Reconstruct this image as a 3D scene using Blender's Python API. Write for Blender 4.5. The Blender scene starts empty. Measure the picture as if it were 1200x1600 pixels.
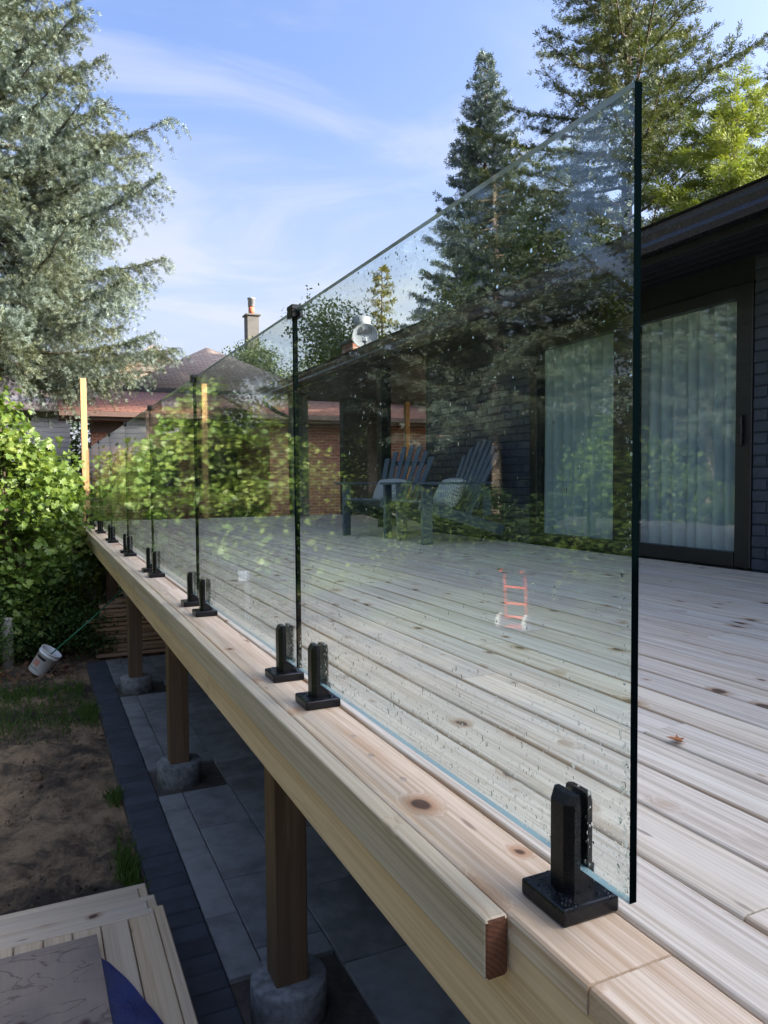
import bpy, bmesh, math, random
import numpy as np
from mathutils import Matrix, Vector
random.seed(7)
C = bpy.context.scene.collection
S = bpy.context.scene

# ------------------------------------------------------------------ camera
F_PX, YAW, PITCH, ROLL, CAM_H = 1157.3, math.radians(25.05), math.radians(-2.47), math.radians(-0.452), 0.61
fwd = Vector((math.sin(YAW)*math.cos(PITCH), math.cos(YAW)*math.cos(PITCH), math.sin(PITCH)))
rgt = Vector((math.cos(YAW), -math.sin(YAW), 0)); upv = rgt.cross(fwd)
r2 = rgt*math.cos(ROLL)+upv*math.sin(ROLL); u2 = upv*math.cos(ROLL)-rgt*math.sin(ROLL)
cd = bpy.data.cameras.new('camera'); cam = bpy.data.objects.new('camera', cd); C.objects.link(cam)
M = Matrix((r2, u2, -fwd)).transposed().to_4x4(); M.translation = (0, 0, CAM_H); cam.matrix_world = M
cd.sensor_fit = 'VERTICAL'; cd.sensor_height = 36; cd.lens = F_PX*36/1600; cd.clip_start = 0.02; cd.clip_end = 600
S.camera = cam

# ------------------------------------------------------------------ light
SUN = Vector((0.75, -0.50, 0.45)).normalized()          # towards the sun
elev = math.asin(SUN.z); azim = math.atan2(SUN.x, SUN.y)  # clockwise from +Y
w = bpy.data.worlds.new('World'); S.world = w; w.use_nodes = True
nt = w.node_tree; nt.nodes.clear()
def wn(t, **k):
    n = nt.nodes.new(t)
    for a, b in k.items(): setattr(n, a, b)
    return n
sky = wn('ShaderNodeTexSky', sky_type='NISHITA', sun_disc=False, sun_elevation=elev, sun_rotation=azim,
         air_density=0.55, dust_density=9.5, ozone_density=5.0, altitude=200)
tc = wn('ShaderNodeTexCoord'); mp = wn('ShaderNodeMapping')
mp.inputs['Scale'].default_value = (1.2, 2.6, 5.5); mp.inputs['Rotation'].default_value = (0.25, 0.3, 0.5)
nt.links.new(tc.outputs['Generated'], mp.inputs['Vector'])
n1 = wn('ShaderNodeTexNoise'); n1.inputs['Scale'].default_value = 2.0; n1.inputs['Detail'].default_value = 7
n1.inputs['Roughness'].default_value = 0.55; n1.inputs['Distortion'].default_value = 0.7
nt.links.new(mp.outputs['Vector'], n1.inputs['Vector'])
rp = wn('ShaderNodeMapRange'); rp.inputs['From Min'].default_value = 0.43; rp.inputs['From Max'].default_value = 0.74
rp.interpolation_type = 'SMOOTHSTEP'
nt.links.new(n1.outputs['Fac'], rp.inputs['Value'])
sep = wn('ShaderNodeSeparateXYZ'); nt.links.new(tc.outputs['Generated'], sep.inputs[0])
hz = wn('ShaderNodeMapRange'); hz.inputs['From Min'].default_value = 0.0; hz.inputs['From Max'].default_value = 0.5
hz.inputs['To Min'].default_value = 0.85; hz.inputs['To Max'].default_value = 0.0; hz.interpolation_type = 'SMOOTHSTEP'
nt.links.new(sep.outputs['Z'], hz.inputs['Value'])
ad = wn('ShaderNodeMath', operation='MULTIPLY_ADD', use_clamp=True); ad.inputs[1].default_value = 0.46
nt.links.new(rp.outputs[0], ad.inputs[0]); nt.links.new(hz.outputs[0], ad.inputs[2])
mx = wn('ShaderNodeMix', data_type='RGBA'); mx.inputs['B'].default_value = (1.32, 1.38, 1.48, 1)
nt.links.new(ad.outputs[0], mx.inputs['Factor']); nt.links.new(sky.outputs[0], mx.inputs['A'])
bg = wn('ShaderNodeBackground'); bg.inputs['Strength'].default_value = 0.1
wo = wn('ShaderNodeOutputWorld')
nt.links.new(mx.outputs['Result'], bg.inputs['Color']); nt.links.new(bg.outputs[0], wo.inputs['Surface'])
sd = bpy.data.lights.new('sun', 'SUN'); sd.energy = 2.6; sd.angle = math.radians(0.53); sd.color = (1.0, 0.90, 0.76)
so = bpy.data.objects.new('sun', sd); C.objects.link(so); so.rotation_euler = SUN.to_track_quat('Z', 'Y').to_euler(); so.location = (20, -15, 20)
S.view_settings.view_transform = 'Standard'; S.view_settings.look = 'None'; S.view_settings.exposure = 2.72; S.view_settings.gamma = 1
S.view_settings.use_curve_mapping = False
S.render.engine = 'CYCLES'
cy = S.cycles; cy.max_bounces = 8; cy.transparent_max_bounces = 48; cy.diffuse_bounces = 2; cy.glossy_bounces = 3
cy.transmission_bounces = 6; cy.caustics_reflective = False; cy.caustics_refractive = False; cy.use_denoising = True

# ------------------------------------------------------------------ helpers
def tag(o, label=None, cat=None, group=None, kind=None):
    if label: o['label'] = label
    if cat: o['category'] = cat
    if group: o['group'] = group
    if kind: o['kind'] = kind
    return o
def empty(name, loc=(0, 0, 0), rz=0):
    o = bpy.data.objects.new(name, None); C.objects.link(o); o.location = loc; o.rotation_euler = (0, 0, rz); o.empty_display_size = 0.1
    return o
def link(name, me, parent=None, loc=None):
    o = bpy.data.objects.new(name, me); C.objects.link(o)
    if parent: o.parent = parent
    if loc is not None: o.location = loc
    return o
def raw(name, V, loops, sizes, mats, smooth=False, midx=None):
    """mesh from flat arrays: V (n,3), loops flat index, sizes per face"""
    me = bpy.data.meshes.new(name); V = np.asarray(V, np.float32); loops = np.asarray(loops, np.int32); sizes = np.asarray(sizes, np.int32)
    me.vertices.add(len(V)); me.vertices.foreach_set('co', V.ravel())
    me.loops.add(len(loops)); me.loops.foreach_set('vertex_index', loops)
    me.polygons.add(len(sizes)); me.polygons.foreach_set('loop_start', np.concatenate([[0], np.cumsum(sizes)[:-1]]).astype(np.int32))
    me.polygons.foreach_set('loop_total', sizes)
    if smooth: me.polygons.foreach_set('use_smooth', np.ones(len(sizes), bool))
    for m in (mats if isinstance(mats, (list, tuple)) else [mats]): me.materials.append(m)
    if midx is not None: me.polygons.foreach_set('material_index', np.asarray(midx, np.int32))
    me.update(calc_edges=True); return me
def pydata(name, V, Fc, mats, smooth=False, midx=None):
    return raw(name, V, [i for f in Fc for i in f], [len(f) for f in Fc], mats, smooth, midx)
def scatter(name, T, Tf, pos, rot, scale, mat, extra=None):
    """copies of a template (verts T, faces Tf) at pos with rotation matrices rot (n,3,3) and scale (n,) or (n,3)"""
    n = len(pos); T = np.asarray(T, float); scale = np.asarray(scale, float)
    if scale.ndim == 1: scale = np.repeat(scale[:, None], 3, 1)
    V = np.einsum('nij,nkj->nki', rot, T[None]*scale[:, None, :]) + np.asarray(pos)[:, None, :]
    fl = np.array([i for f in Tf for i in f]); fs = np.array([len(f) for f in Tf])
    L = (fl[None] + (np.arange(n)*len(T))[:, None]).ravel(); Sz = np.tile(fs, n)
    return raw(name, V.reshape(-1, 3), L, Sz, mat)
def bmat(bm, name, mat, smooth=False):
    me = bpy.data.meshes.new(name); bm.to_mesh(me); bm.free(); me.materials.append(mat)
    if smooth: me.polygons.foreach_set('use_smooth', np.ones(len(me.polygons), bool))
    return me
def boxm(name, sx, sy, sz, mat, bev=0.0, seg=1):
    bm = bmesh.new(); bmesh.ops.create_cube(bm, size=1); bmesh.ops.scale(bm, vec=(sx, sy, sz), verts=bm.verts)
    if bev > 0: bmesh.ops.bevel(bm, geom=bm.edges[:], offset=bev, segments=seg, affect='EDGES', profile=0.5)
    return bmat(bm, name, mat)
def box(name, x0, x1, y0, y1, z0, z1, mat, parent=None, bev=0.0, seg=1):
    return link(name, boxm(name, x1-x0, y1-y0, z1-z0, mat, bev, seg), parent, ((x0+x1)/2, (y0+y1)/2, (z0+z1)/2))
def prism(name, prof, a0, a1, axis, mat, parent=None, smooth=False):
    """closed profile (2D list) extruded along axis; profile coords are the other two axes in order"""
    n = len(prof); V = []
    for a in (a0, a1):
        for p, q in prof:
            V.append({'x': (a, p, q), 'y': (p, a, q), 'z': (p, q, a)}[axis])
    Fc = [(i, (i+1) % n, n+(i+1) % n, n+i) for i in range(n)] + [tuple(range(n))[::-1], tuple(range(n, 2*n))]
    bm = bmesh.new(); vs = [bm.verts.new(v) for v in V]
    for f in Fc: bm.faces.new([vs[i] for i in f])
    bmesh.ops.recalc_face_normals(bm, faces=bm.faces)
    return link(name, bmat(bm, name, mat, smooth), parent)
def lathe_mesh(name, prof, seg, mat, smooth=True):
    V = []; Fc = []
    for r, z in prof:
        for k in range(seg):
            a = 2*math.pi*k/seg; V.append((r*math.cos(a), r*math.sin(a), z))
    m = len(prof)
    for i in range(m-1):
        for k in range(seg):
            Fc.append((i*seg+k, i*seg+(k+1) % seg, (i+1)*seg+(k+1) % seg, (i+1)*seg+k))
    Fc.append(tuple(range(seg))[::-1]); Fc.append(tuple(range((m-1)*seg, m*seg)))
    return pydata(name, V, Fc, mat, smooth)
def tube_arrays(path, radii, seg=6):
    path = [Vector(p) for p in path]; V = []; Fc = []
    for i, p in enumerate(path):
        d = (path[min(i+1, len(path)-1)]-path[max(i-1, 0)]).normalized()
        a = d.cross(Vector((0.31, 0.17, 0.93))); a.normalize(); b = d.cross(a)
        for k in range(seg):
            t = 2*math.pi*k/seg; V.append(tuple(p+(a*math.cos(t)+b*math.sin(t))*radii[i]))
    for i in range(len(path)-1):
        for k in range(seg):
            Fc.append((i*seg+k, i*seg+(k+1) % seg, (i+1)*seg+(k+1) % seg, (i+1)*seg+k))
    Fc.append(tuple(range(seg))[::-1]); Fc.append(tuple(range((len(path)-1)*seg, len(path)*seg)))
    return V, Fc
def tube(name, path, r, mat, parent=None, seg=8):
    rr = r if isinstance(r, (list, tuple)) else [r]*len(path)
    V, Fc = tube_arrays(path, rr, seg); return link(name, pydata(name, V, Fc, mat, True), parent)

# ------------------------------------------------------------------ materials
class NT:
    def __init__(s, name):
        s.m = bpy.data.materials.new(name); s.m.use_nodes = True; s.t = s.m.node_tree; s.t.nodes.clear()
        s.out = s.n('ShaderNodeOutputMaterial')
    def n(s, t, **k):
        n = s.t.nodes.new(t)
        for a, b in k.items(): setattr(n, a, b)
        return n
    def l(s, a, b): s.t.links.new(a, b)
    def val(s, x, inp):
        if hasattr(x, 'links') or isinstance(x, bpy.types.NodeSocket): s.l(x, inp)
        else: inp.default_value = x
    def math(s, op, a, b=None, c=None, clamp=False):
        n = s.n('ShaderNodeMath', operation=op, use_clamp=clamp)
        for i, x in enumerate((a, b, c)):
            if x is not None: s.val(x, n.inputs[i])
        return n.outputs[0]
    def mix(s, f, a, b, mode='MIX'):
        n = s.n('ShaderNodeMix', data_type='RGBA', blend_type=mode)
        s.val(f, n.inputs['Factor']); s.val(a if not isinstance(a, tuple) else (*a, 1), n.inputs['A']); s.val(b if not isinstance(b, tuple) else (*b, 1), n.inputs['B'])
        return n.outputs['Result']
    def rng(s, v, a, b, c=0.0, d=1.0, smooth=True):
        n = s.n('ShaderNodeMapRange'); n.interpolation_type = 'SMOOTHSTEP' if smooth else 'LINEAR'
        s.val(v, n.inputs['Value']); n.inputs['From Min'].default_value = a; n.inputs['From Max'].default_value = b
        n.inputs['To Min'].default_value = c; n.inputs['To Max'].default_value = d; return n.outputs[0]
    def noise(s, vec, scale, detail=4, rough=0.5, dist=0.0):
        n = s.n('ShaderNodeTexNoise'); n.inputs['Scale'].default_value = scale; n.inputs['Detail'].default_value = detail
        n.inputs['Roughness'].default_value = rough; n.inputs['Distortion'].default_value = dist
        if vec is not None: s.l(vec, n.inputs['Vector'])
        return n.outputs['Fac']
    def vmul(s, v, k):
        n = s.n('ShaderNodeVectorMath', operation='MULTIPLY'); s.l(v, n.inputs[0]); n.inputs[1].default_value = k; return n.outputs[0]
    def vadd(s, a, b):
        n = s.n('ShaderNodeVectorMath', operation='ADD'); s.l(a, n.inputs[0]); s.val(b, n.inputs[1]); return n.outputs[0]
    def obj(s, rnd=True):
        o = s.n('ShaderNodeTexCoord').outputs['Object']
        if not rnd: return o
        oi = s.n('ShaderNodeObjectInfo'); cx = s.n('ShaderNodeCombineXYZ')
        s.rand = oi.outputs['Random']
        for i, k in enumerate((37.0, 91.0, 53.0)): s.l(s.math('MULTIPLY', oi.outputs['Random'], k), cx.inputs[i])
        return s.vadd(o, cx.outputs[0])
    def pos(s): return s.n('ShaderNodeNewGeometry').outputs['Position']
    def bsdf(s, col, rough=0.6, metal=0.0, spec=0.5, bump=None, bstr=0.2, bdist=0.01, **kw):
        p = s.n('ShaderNodeBsdfPrincipled'); s.val(col if not isinstance(col, tuple) else (*col, 1), p.inputs['Base Color'])
        s.val(rough, p.inputs['Roughness']); p.inputs['Metallic'].default_value = metal; p.inputs['Specular IOR Level'].default_value = spec
        for k, v in kw.items(): p.inputs[k].default_value = v
        if bump is not None:
            b = s.n('ShaderNodeBump'); b.inputs['Strength'].default_value = bstr; b.inputs['Distance'].default_value = bdist
            s.l(bump, b.inputs['Height']); s.l(b.outputs[0], p.inputs['Normal'])
        return p.outputs[0]
    def end(s, sh): s.l(sh, s.out.inputs['Surface']); return s.m

def wood(name, c_light, c_dark, knot=(0.045, 0.022, 0.012), halo=(0.28, 0.13, 0.06), grey=0.3, axis=1, kgate=0.55, rough=0.62, tint=0.22, kscale=(8.0, 2.4), flatax=2, ksize=1.0, stain=(0.40, 0.26, 0.14), samt=0.45, edge=0.0):
    t = NT(name); v = t.obj()
    def ax(across, along):
        k = [across]*3; k[axis] = along; return tuple(k)
    def fx(across, along): k = list(ax(across, along)); k[flatax] = 0.0; return tuple(k)
    # knots
    vo = t.n('ShaderNodeTexVoronoi', feature='F1', voronoi_dimensions='3D'); vo.inputs['Scale'].default_value = 1; vo.inputs['Randomness'].default_value = 1
    warp = t.noise(t.vmul(v, ax(14, 5)), 1, 2)
    wv = t.n('ShaderNodeCombineXYZ')
    for i in range(3): t.l(t.math('MULTIPLY', warp, 0.35), wv.inputs[i])
    t.l(t.vadd(t.vmul(v, fx(kscale[0], kscale[1])), wv.outputs[0]), vo.inputs['Vector'])
    vo.voronoi_dimensions = '3D'
    sc = t.n('ShaderNodeSeparateColor'); t.l(vo.outputs['Color'], sc.inputs[0])
    gate = t.rng(sc.outputs[0], kgate, kgate+0.04)
    size = t.math('MULTIPLY_ADD', t.math('POWER', sc.outputs[1], 2.0), 0.15*ksize, 0.045*ksize)
    dn = t.math('DIVIDE', vo.outputs['Distance'], size)
    kmask = t.math('MULTIPLY', t.rng(dn, 0.75, 1.15, 1, 0), gate)
    kh = t.math('MULTIPLY', t.rng(dn, 0.9, 2.5, 1, 0), gate)
    # grain flowing round the knots
    sh = t.n('ShaderNodeCombineXYZ'); kk = t.math('MULTIPLY', kh, 0.035)
    for i in range(3): t.l(kk, sh.inputs[i])
    vg = t.vadd(v, sh.outputs[0])
    g1 = t.noise(t.vmul(vg, ax(120, 1.5)), 1, 8, 0.72, 0.25)
    g2 = t.noise(t.vmul(vg, ax(30, 0.55)), 1, 4, 0.6, 0.3)
    g = t.math('ADD', t.math('MULTIPLY', t.rng(g1, 0.32, 0.68), 0.6), t.math('MULTIPLY', t.rng(g2, 0.3, 0.7), 0.4))
    broad = t.noise(t.vmul(v, ax(7, 0.7)), 1, 3)
    col = t.mix(t.rng(g, 0.05, 0.85), c_dark, c_light)
    col = t.mix(t.math('MULTIPLY', t.rng(broad, 0.35, 0.7), grey), col, (0.50, 0.485, 0.465))
    # board to board tint
    rmp = t.n('ShaderNodeValToRGB'); e = rmp.color_ramp.elements; e[0].color = (0.86, 0.82, 0.78, 1); e[1].color = (1.0, 0.99, 0.97, 1)
    for p_, c_ in ((0.25, (1.0, 0.95, 0.89, 1)), (0.5, (0.92, 0.91, 0.90, 1)), (0.75, (1.02, 0.95, 0.84, 1))):
        x = e.new(p_); x.color = c_
    t.l(t.math('FRACT', t.math('MULTIPLY', t.rand, 7.31)), rmp.inputs[0])
    col = t.mix(min(1, tint*3), col, t.mix(1.0, col, rmp.outputs[0], 'MULTIPLY'))
    col = t.mix(t.math('MULTIPLY', kh, t.math('MULTIPLY_ADD', g1, 0.9, 0.22)), col, halo)
    col = t.mix(t.math('MULTIPLY', kmask, 0.88), col, knot)
    stn = t.math('MULTIPLY', t.rng(t.noise(t.vmul(v, ax(16, 1.3)), 1, 4, 0.6, 0.6), 0.55, 0.72), t.math('MULTIPLY', g1, samt*1.6))
    col = t.mix(stn, col, stain)
    if edge:
        ox = t.n('ShaderNodeSeparateXYZ'); t.l(t.obj(False), ox.inputs[0])
        eg = t.math('MULTIPLY', t.rng(t.math('ABSOLUTE', ox.outputs[0]), 0.058, 0.068), t.math('MULTIPLY', t.rng(t.noise(t.vmul(v, ax(9, 2.2)), 1, 3), 0.35, 0.65), edge))
        col = t.mix(eg, col, stain)
    f2 = t.n('ShaderNodeTexVoronoi', feature='F1'); f2.inputs['Scale'].default_value = 1; t.l(t.vadd(t.vmul(v, fx(26, 5.5)), wv.outputs[0]), f2.inputs['Vector'])
    s2 = t.n('ShaderNodeSeparateColor'); t.l(f2.outputs['Color'], s2.inputs[0])
    fl = t.math('MULTIPLY', t.rng(f2.outputs['Distance'], 0.07, 0.17, 1, 0), t.rng(s2.outputs[0], 0.70, 0.72)); fl = t.math('MULTIPLY', fl, t.math('MULTIPLY_ADD', s2.outputs[1], 0.6, 0.2))
    col = t.mix(fl, col, tuple(x*1.6 for x in knot))
    h = g1
    return t.end(t.bsdf(col, t.rng(g1, 0.2, 0.8, rough-0.08, rough+0.12), 0, 0.4, h, 0.25, 0.001))
W_DECK = wood('cedar_deck', (0.775, 0.71, 0.595), (0.49, 0.405, 0.30), grey=0.20, tint=0.32, kgate=0.22, kscale=(9.5, 6.0), ksize=1.0, halo=(0.36, 0.20, 0.09), edge=0.75)
W_TRIM = wood('cedar_trim', (0.74, 0.61, 0.46), (0.50, 0.355, 0.225), halo=(0.40, 0.17, 0.055), grey=0.10, kgate=0.25, tint=0.2, kscale=(8.0, 6.0), ksize=1.25, samt=0.6, stain=(0.44, 0.24, 0.10), edge=0.5)
W_BEAM = wood('weathered_beam', (0.58, 0.475, 0.33), (0.37, 0.28, 0.175), grey=0.2, kgate=0.3, tint=0.1, kscale=(10, 5.5), ksize=1.2, flatax=0)
W_FASC = wood('pine_fascia', (0.77, 0.58, 0.36), (0.60, 0.41, 0.22), halo=(0.36, 0.18, 0.07), grey=0.03, kgate=0.5, tint=0.1, kscale=(8, 5.0), flatax=0)
W_POST = wood('post_wood', (0.17, 0.10, 0.048), (0.105, 0.06, 0.028), grey=0.04, axis=2, kgate=0.6, tint=0.1, flatax=1)
W_NEWP = wood('new_cedar_post', (0.46, 0.27, 0.125), (0.36, 0.195, 0.085), grey=0.0, axis=2, kgate=0.65, tint=0.08, flatax=1)
W_STEP = wood('step_wood', (0.60, 0.47, 0.32), (0.47, 0.345, 0.215), grey=0.15, kgate=0.45, tint=0.22, kscale=(9, 6.0))
W_STEPX = wood('step_wood_cross', (0.60, 0.48, 0.35), (0.47, 0.36, 0.24), grey=0.25, axis=0, kgate=0.45, tint=0.15, kscale=(9, 6.0))
W_LUMB = wood('stacked_lumber_wood', (0.50, 0.32, 0.19), (0.32, 0.18, 0.10), grey=0.1, axis=0, kgate=0.6, tint=0.33, flatax=1)

def flat(name, col, rough=0.5, metal=0, spec=0.5, nscale=30, namt=0.15, bstr=0.0, bdist=0.005, co=None):
    t = NT(name); v = t.obj(); n = t.noise(v, nscale, 5, 0.6); n2 = t.noise(v, nscale*0.13, 3)
    d = tuple(c*(1-namt*1.6) for c in col); l = tuple(min(1, c*(1+namt)) for c in col)
    c = t.mix(t.rng(t.math('ADD', t.math('MULTIPLY', n, 0.5), t.math('MULTIPLY', n2, 0.5)), 0.3, 0.7), d, l)
    return t.end(t.bsdf(c, t.rng(n, 0.3, 0.7, rough-0.06, rough+0.08), metal, spec, n, bstr, bdist))
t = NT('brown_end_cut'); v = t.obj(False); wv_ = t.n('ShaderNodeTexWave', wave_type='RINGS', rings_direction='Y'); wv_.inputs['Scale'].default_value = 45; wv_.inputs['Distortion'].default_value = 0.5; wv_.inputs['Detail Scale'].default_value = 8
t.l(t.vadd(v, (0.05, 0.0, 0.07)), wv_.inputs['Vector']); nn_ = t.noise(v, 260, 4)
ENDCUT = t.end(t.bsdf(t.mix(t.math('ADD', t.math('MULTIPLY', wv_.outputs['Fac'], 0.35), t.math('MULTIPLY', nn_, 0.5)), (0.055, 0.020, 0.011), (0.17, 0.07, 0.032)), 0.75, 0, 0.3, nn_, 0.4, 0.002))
BLACK = flat('black_powder_coat', (0.004, 0.0045, 0.006), 0.27, 0, 0.32, 900, 0.1, 0.12, 0.0006)
DARKMETAL = flat('dark_metal', (0.012, 0.013, 0.017), 0.3, 0, 0.5, 40, 0.1)
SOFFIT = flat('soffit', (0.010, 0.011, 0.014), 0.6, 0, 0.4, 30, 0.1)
CLAD = flat('grey_cladding', (0.09, 0.10, 0.105), 0.6, 0, 0.4, 20, 0.1)
SLATE = flat('slate_painted_brick', (0.050, 0.058, 0.078), 0.55, 0, 0.45, 25, 0.25, 0.35, 0.003)
MORTAR = flat('painted_joint', (0.042, 0.049, 0.064), 0.8, 0, 0.3, 40, 0.2)
CONC = flat('footing_concrete', (0.25, 0.25, 0.24), 0.9, 0, 0.3, 30, 0.4, 0.35, 0.01)
SLAB = flat('patio_slab_stone', (0.25, 0.245, 0.235), 0.7, 0, 0.35, 9, 0.28, 0.2, 0.002)
PAVER = flat('charcoal_paver', (0.062, 0.066, 0.078), 0.75, 0, 0.35, 12, 0.25, 0.3, 0.003)
SAND = flat('bedding_sand', (0.10, 0.085, 0.07), 0.95, 0, 0.2, 20, 0.3, 0.4, 0.01)
WHITEP = flat('white_plastic', (0.72, 0.72, 0.70), 0.4, 0, 0.5, 10, 0.06)
BLACKP = flat('black_print', (0.015, 0.015, 0.02), 0.5, 0, 0.4)
REDP = flat('red_print', (0.62, 0.17, 0.09), 0.5, 0, 0.4)
GREENROD = flat('green_rod', (0.02, 0.16, 0.07), 0.4)
BIN = flat('dark_bin', (0.03, 0.035, 0.04), 0.5)
TARP = flat('blue_tarp', (0.006, 0.012, 0.10), 0.35, 0, 0.5, 12, 0.2, 0.5, 0.01)
ORANGE = flat('orange_paint', (0.80, 0.13, 0.03), 0.4)
TYRE = flat('pale_tyre', (0.62, 0.60, 0.56), 0.7)
CHAIR = flat('navy_chair_plastic', (0.085, 0.115, 0.15), 0.45, 0, 0.45, 60, 0.15)
DISH = flat('dish_grey', (0.25, 0.265, 0.275), 0.8, 0, 0.15)
GALV = flat('galvanised', (0.30, 0.31, 0.32), 0.5, 0.3, 0.5, 8, 0.12)
STUCCO = flat('grey_stucco', (0.115, 0.11, 0.10), 0.9, 0, 0.3, 18, 0.15)
PEACH = flat('peach_trim', (0.62, 0.43, 0.31), 0.7)
BROWN = flat('brown_trim', (0.10, 0.058, 0.045), 0.5)
SIDING = flat('grey_siding', (0.36, 0.35, 0.36), 0.6, 0, 0.4, 8, 0.05)
TERRA = flat('terracotta_flue', (0.50, 0.14, 0.07), 0.7)
ROOM = flat('room_wall', (0.35, 0.34, 0.32), 0.8)
STAKE = flat('weathered_post', (0.26, 0.25, 0.22), 0.9, 0, 0.3, 18, 0.2, 0.4, 0.004)
LEAFDRY = flat('dry_leaf', (0.36, 0.13, 0.035), 0.6)
BARK = flat('spruce_bark', (0.115, 0.085, 0.065), 0.95, 0, 0.2, 14, 0.35, 0.8, 0.03)
BARKP = flat('pale_bark', (0.42, 0.33, 0.26), 0.95, 0, 0.2, 10, 0.35, 0.8, 0.03)

def glass(name, tint, f0=0.05, dirt=0.0):
    t = NT(name)
    lw = t.n('ShaderNodeLayerWeight'); lw.inputs['Blend'].default_value = 0.5
    sch = t.math('MULTIPLY_ADD', t.math('POWER', lw.outputs['Facing'], 5.0), 1-f0, f0, clamp=True)
    tr = t.n('ShaderNodeBsdfTransparent'); tr.inputs['Color'].default_value = (*tint, 1)
    gl = t.n('ShaderNodeBsdfGlossy'); gl.inputs['Roughness'].default_value = 0.0; gl.inputs['Color'].default_value = (0.96, 1, 0.985, 1)
    m = t.n('ShaderNodeMixShader'); t.l(sch, m.inputs[0]); t.l(tr.outputs[0], m.inputs[1]); t.l(gl.outputs[0], m.inputs[2])
    sh = m.outputs[0]
    if dirt:
        v = t.obj(False); d = t.math('MULTIPLY', t.rng(t.noise(v, 3.0, 5, 0.65), 0.45, 0.8), dirt)
        df = t.n('ShaderNodeBsdfDiffuse'); df.inputs['Color'].default_value = (0.75, 0.78, 0.76, 1)
        m2 = t.n('ShaderNodeMixShader'); t.l(d, m2.inputs[0]); t.l(sh, m2.inputs[1]); t.l(df.outputs[0], m2.inputs[2]); sh = m2.outputs[0]
    return t.end(sh)
GLASS = glass('rail_glass', (0.965, 0.995, 0.975), 0.044, 0.012)
DOORGLASS = glass('door_glass', (0.84, 0.89, 0.885), 0.065)
t = NT('glass_edge'); df = t.n('ShaderNodeBsdfDiffuse'); df.inputs['Color'].default_value = (0.0007, 0.002, 0.0025, 1); GEDGE = t.end(df.outputs[0])
t = NT('glass_edge_painted_glow'); GTOP = t.end(t.bsdf((0.30, 0.44, 0.45), 0.2, 0, 0.5))  # pale colour stands in for light scattered along the top and bottom edges
t = NT('water'); gl = t.n('ShaderNodeBsdfGlass'); gl.inputs['IOR'].default_value = 1.33; gl.inputs['Color'].default_value = (0.95, 0.98, 0.98, 1); WATER = t.end(gl.outputs[0])
FILM = glass('water_film', (0.97, 0.97, 0.97), 0.16)

def foliage(name, cols, trans=0.25, rough=0.6):
    t = NT(name); g = t.n('ShaderNodeNewGeometry'); r = g.outputs['Random Per Island']
    rmp = t.n('ShaderNodeValToRGB'); el = rmp.color_ramp.elements
    el[0].color = (*cols[0], 1); el[1].color = (*cols[-1], 1)
    for i, c in enumerate(cols[1:-1]): x = el.new((i+1)/(len(cols)-1)); x.color = (*c, 1)
    n = t.noise(t.n('ShaderNodeTexCoord').outputs['Object'], 0.9, 3)
    t.l(t.math('MULTIPLY_ADD', t.rng(n, 0.3, 0.7), 0.5, t.math('MULTIPLY', r, 0.5)), rmp.inputs[0])
    p = t.bsdf(rmp.outputs[0], rough, 0, 0.35)
    tl = t.n('ShaderNodeBsdfTranslucent'); t.l(t.mix(1.0, rmp.outputs[0], (1.25, 1.3, 0.7), 'MULTIPLY'), tl.inputs['Color'])
    m = t.n('ShaderNodeMixShader'); m.inputs[0].default_value = trans; t.l(p, m.inputs[1]); t.l(tl.outputs[0], m.inputs[2])
    return t.end(m.outputs[0])
F_BLUE = foliage('blue_spruce_needles', [(0.085, 0.088, 0.035), (0.11, 0.13, 0.075), (0.155, 0.20, 0.165), (0.22, 0.28, 0.255)], 0.12)
F_BLUE2 = foliage('young_spruce_needles', [(0.065, 0.095, 0.085), (0.12, 0.165, 0.155), (0.20, 0.255, 0.25)], 0.1)
F_DARK = foliage('conifer_needles', [(0.032, 0.05, 0.02), (0.062, 0.086, 0.032), (0.10, 0.12, 0.042), (0.145, 0.155, 0.06)], 0.2)
F_LIME = foliage('lime_needles', [(0.09, 0.13, 0.02), (0.16, 0.20, 0.035), (0.26, 0.28, 0.05)], 0.35)
F_GOLD = foliage('golden_needles', [(0.12, 0.12, 0.03), (0.20, 0.18, 0.05)], 0.3)
F_MAPLE = foliage('maple_leaves', [(0.045, 0.08, 0.014), (0.085, 0.14, 0.024), (0.145, 0.20, 0.04), (0.23, 0.265, 0.06)], 0.34, 0.45)
F_LEAF = foliage('broad_leaves', [(0.035, 0.065, 0.014), (0.065, 0.10, 0.022), (0.11, 0.15, 0.035), (0.17, 0.19, 0.05)], 0.3)
F_HEDGE = foliage('hedge_leaves', [(0.025, 0.055, 0.012), (0.055, 0.10, 0.02), (0.11, 0.17, 0.035)], 0.25)
F_GRASS = foliage('grass_blades', [(0.05, 0.10, 0.015), (0.11, 0.17, 0.035)], 0.3)

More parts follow.
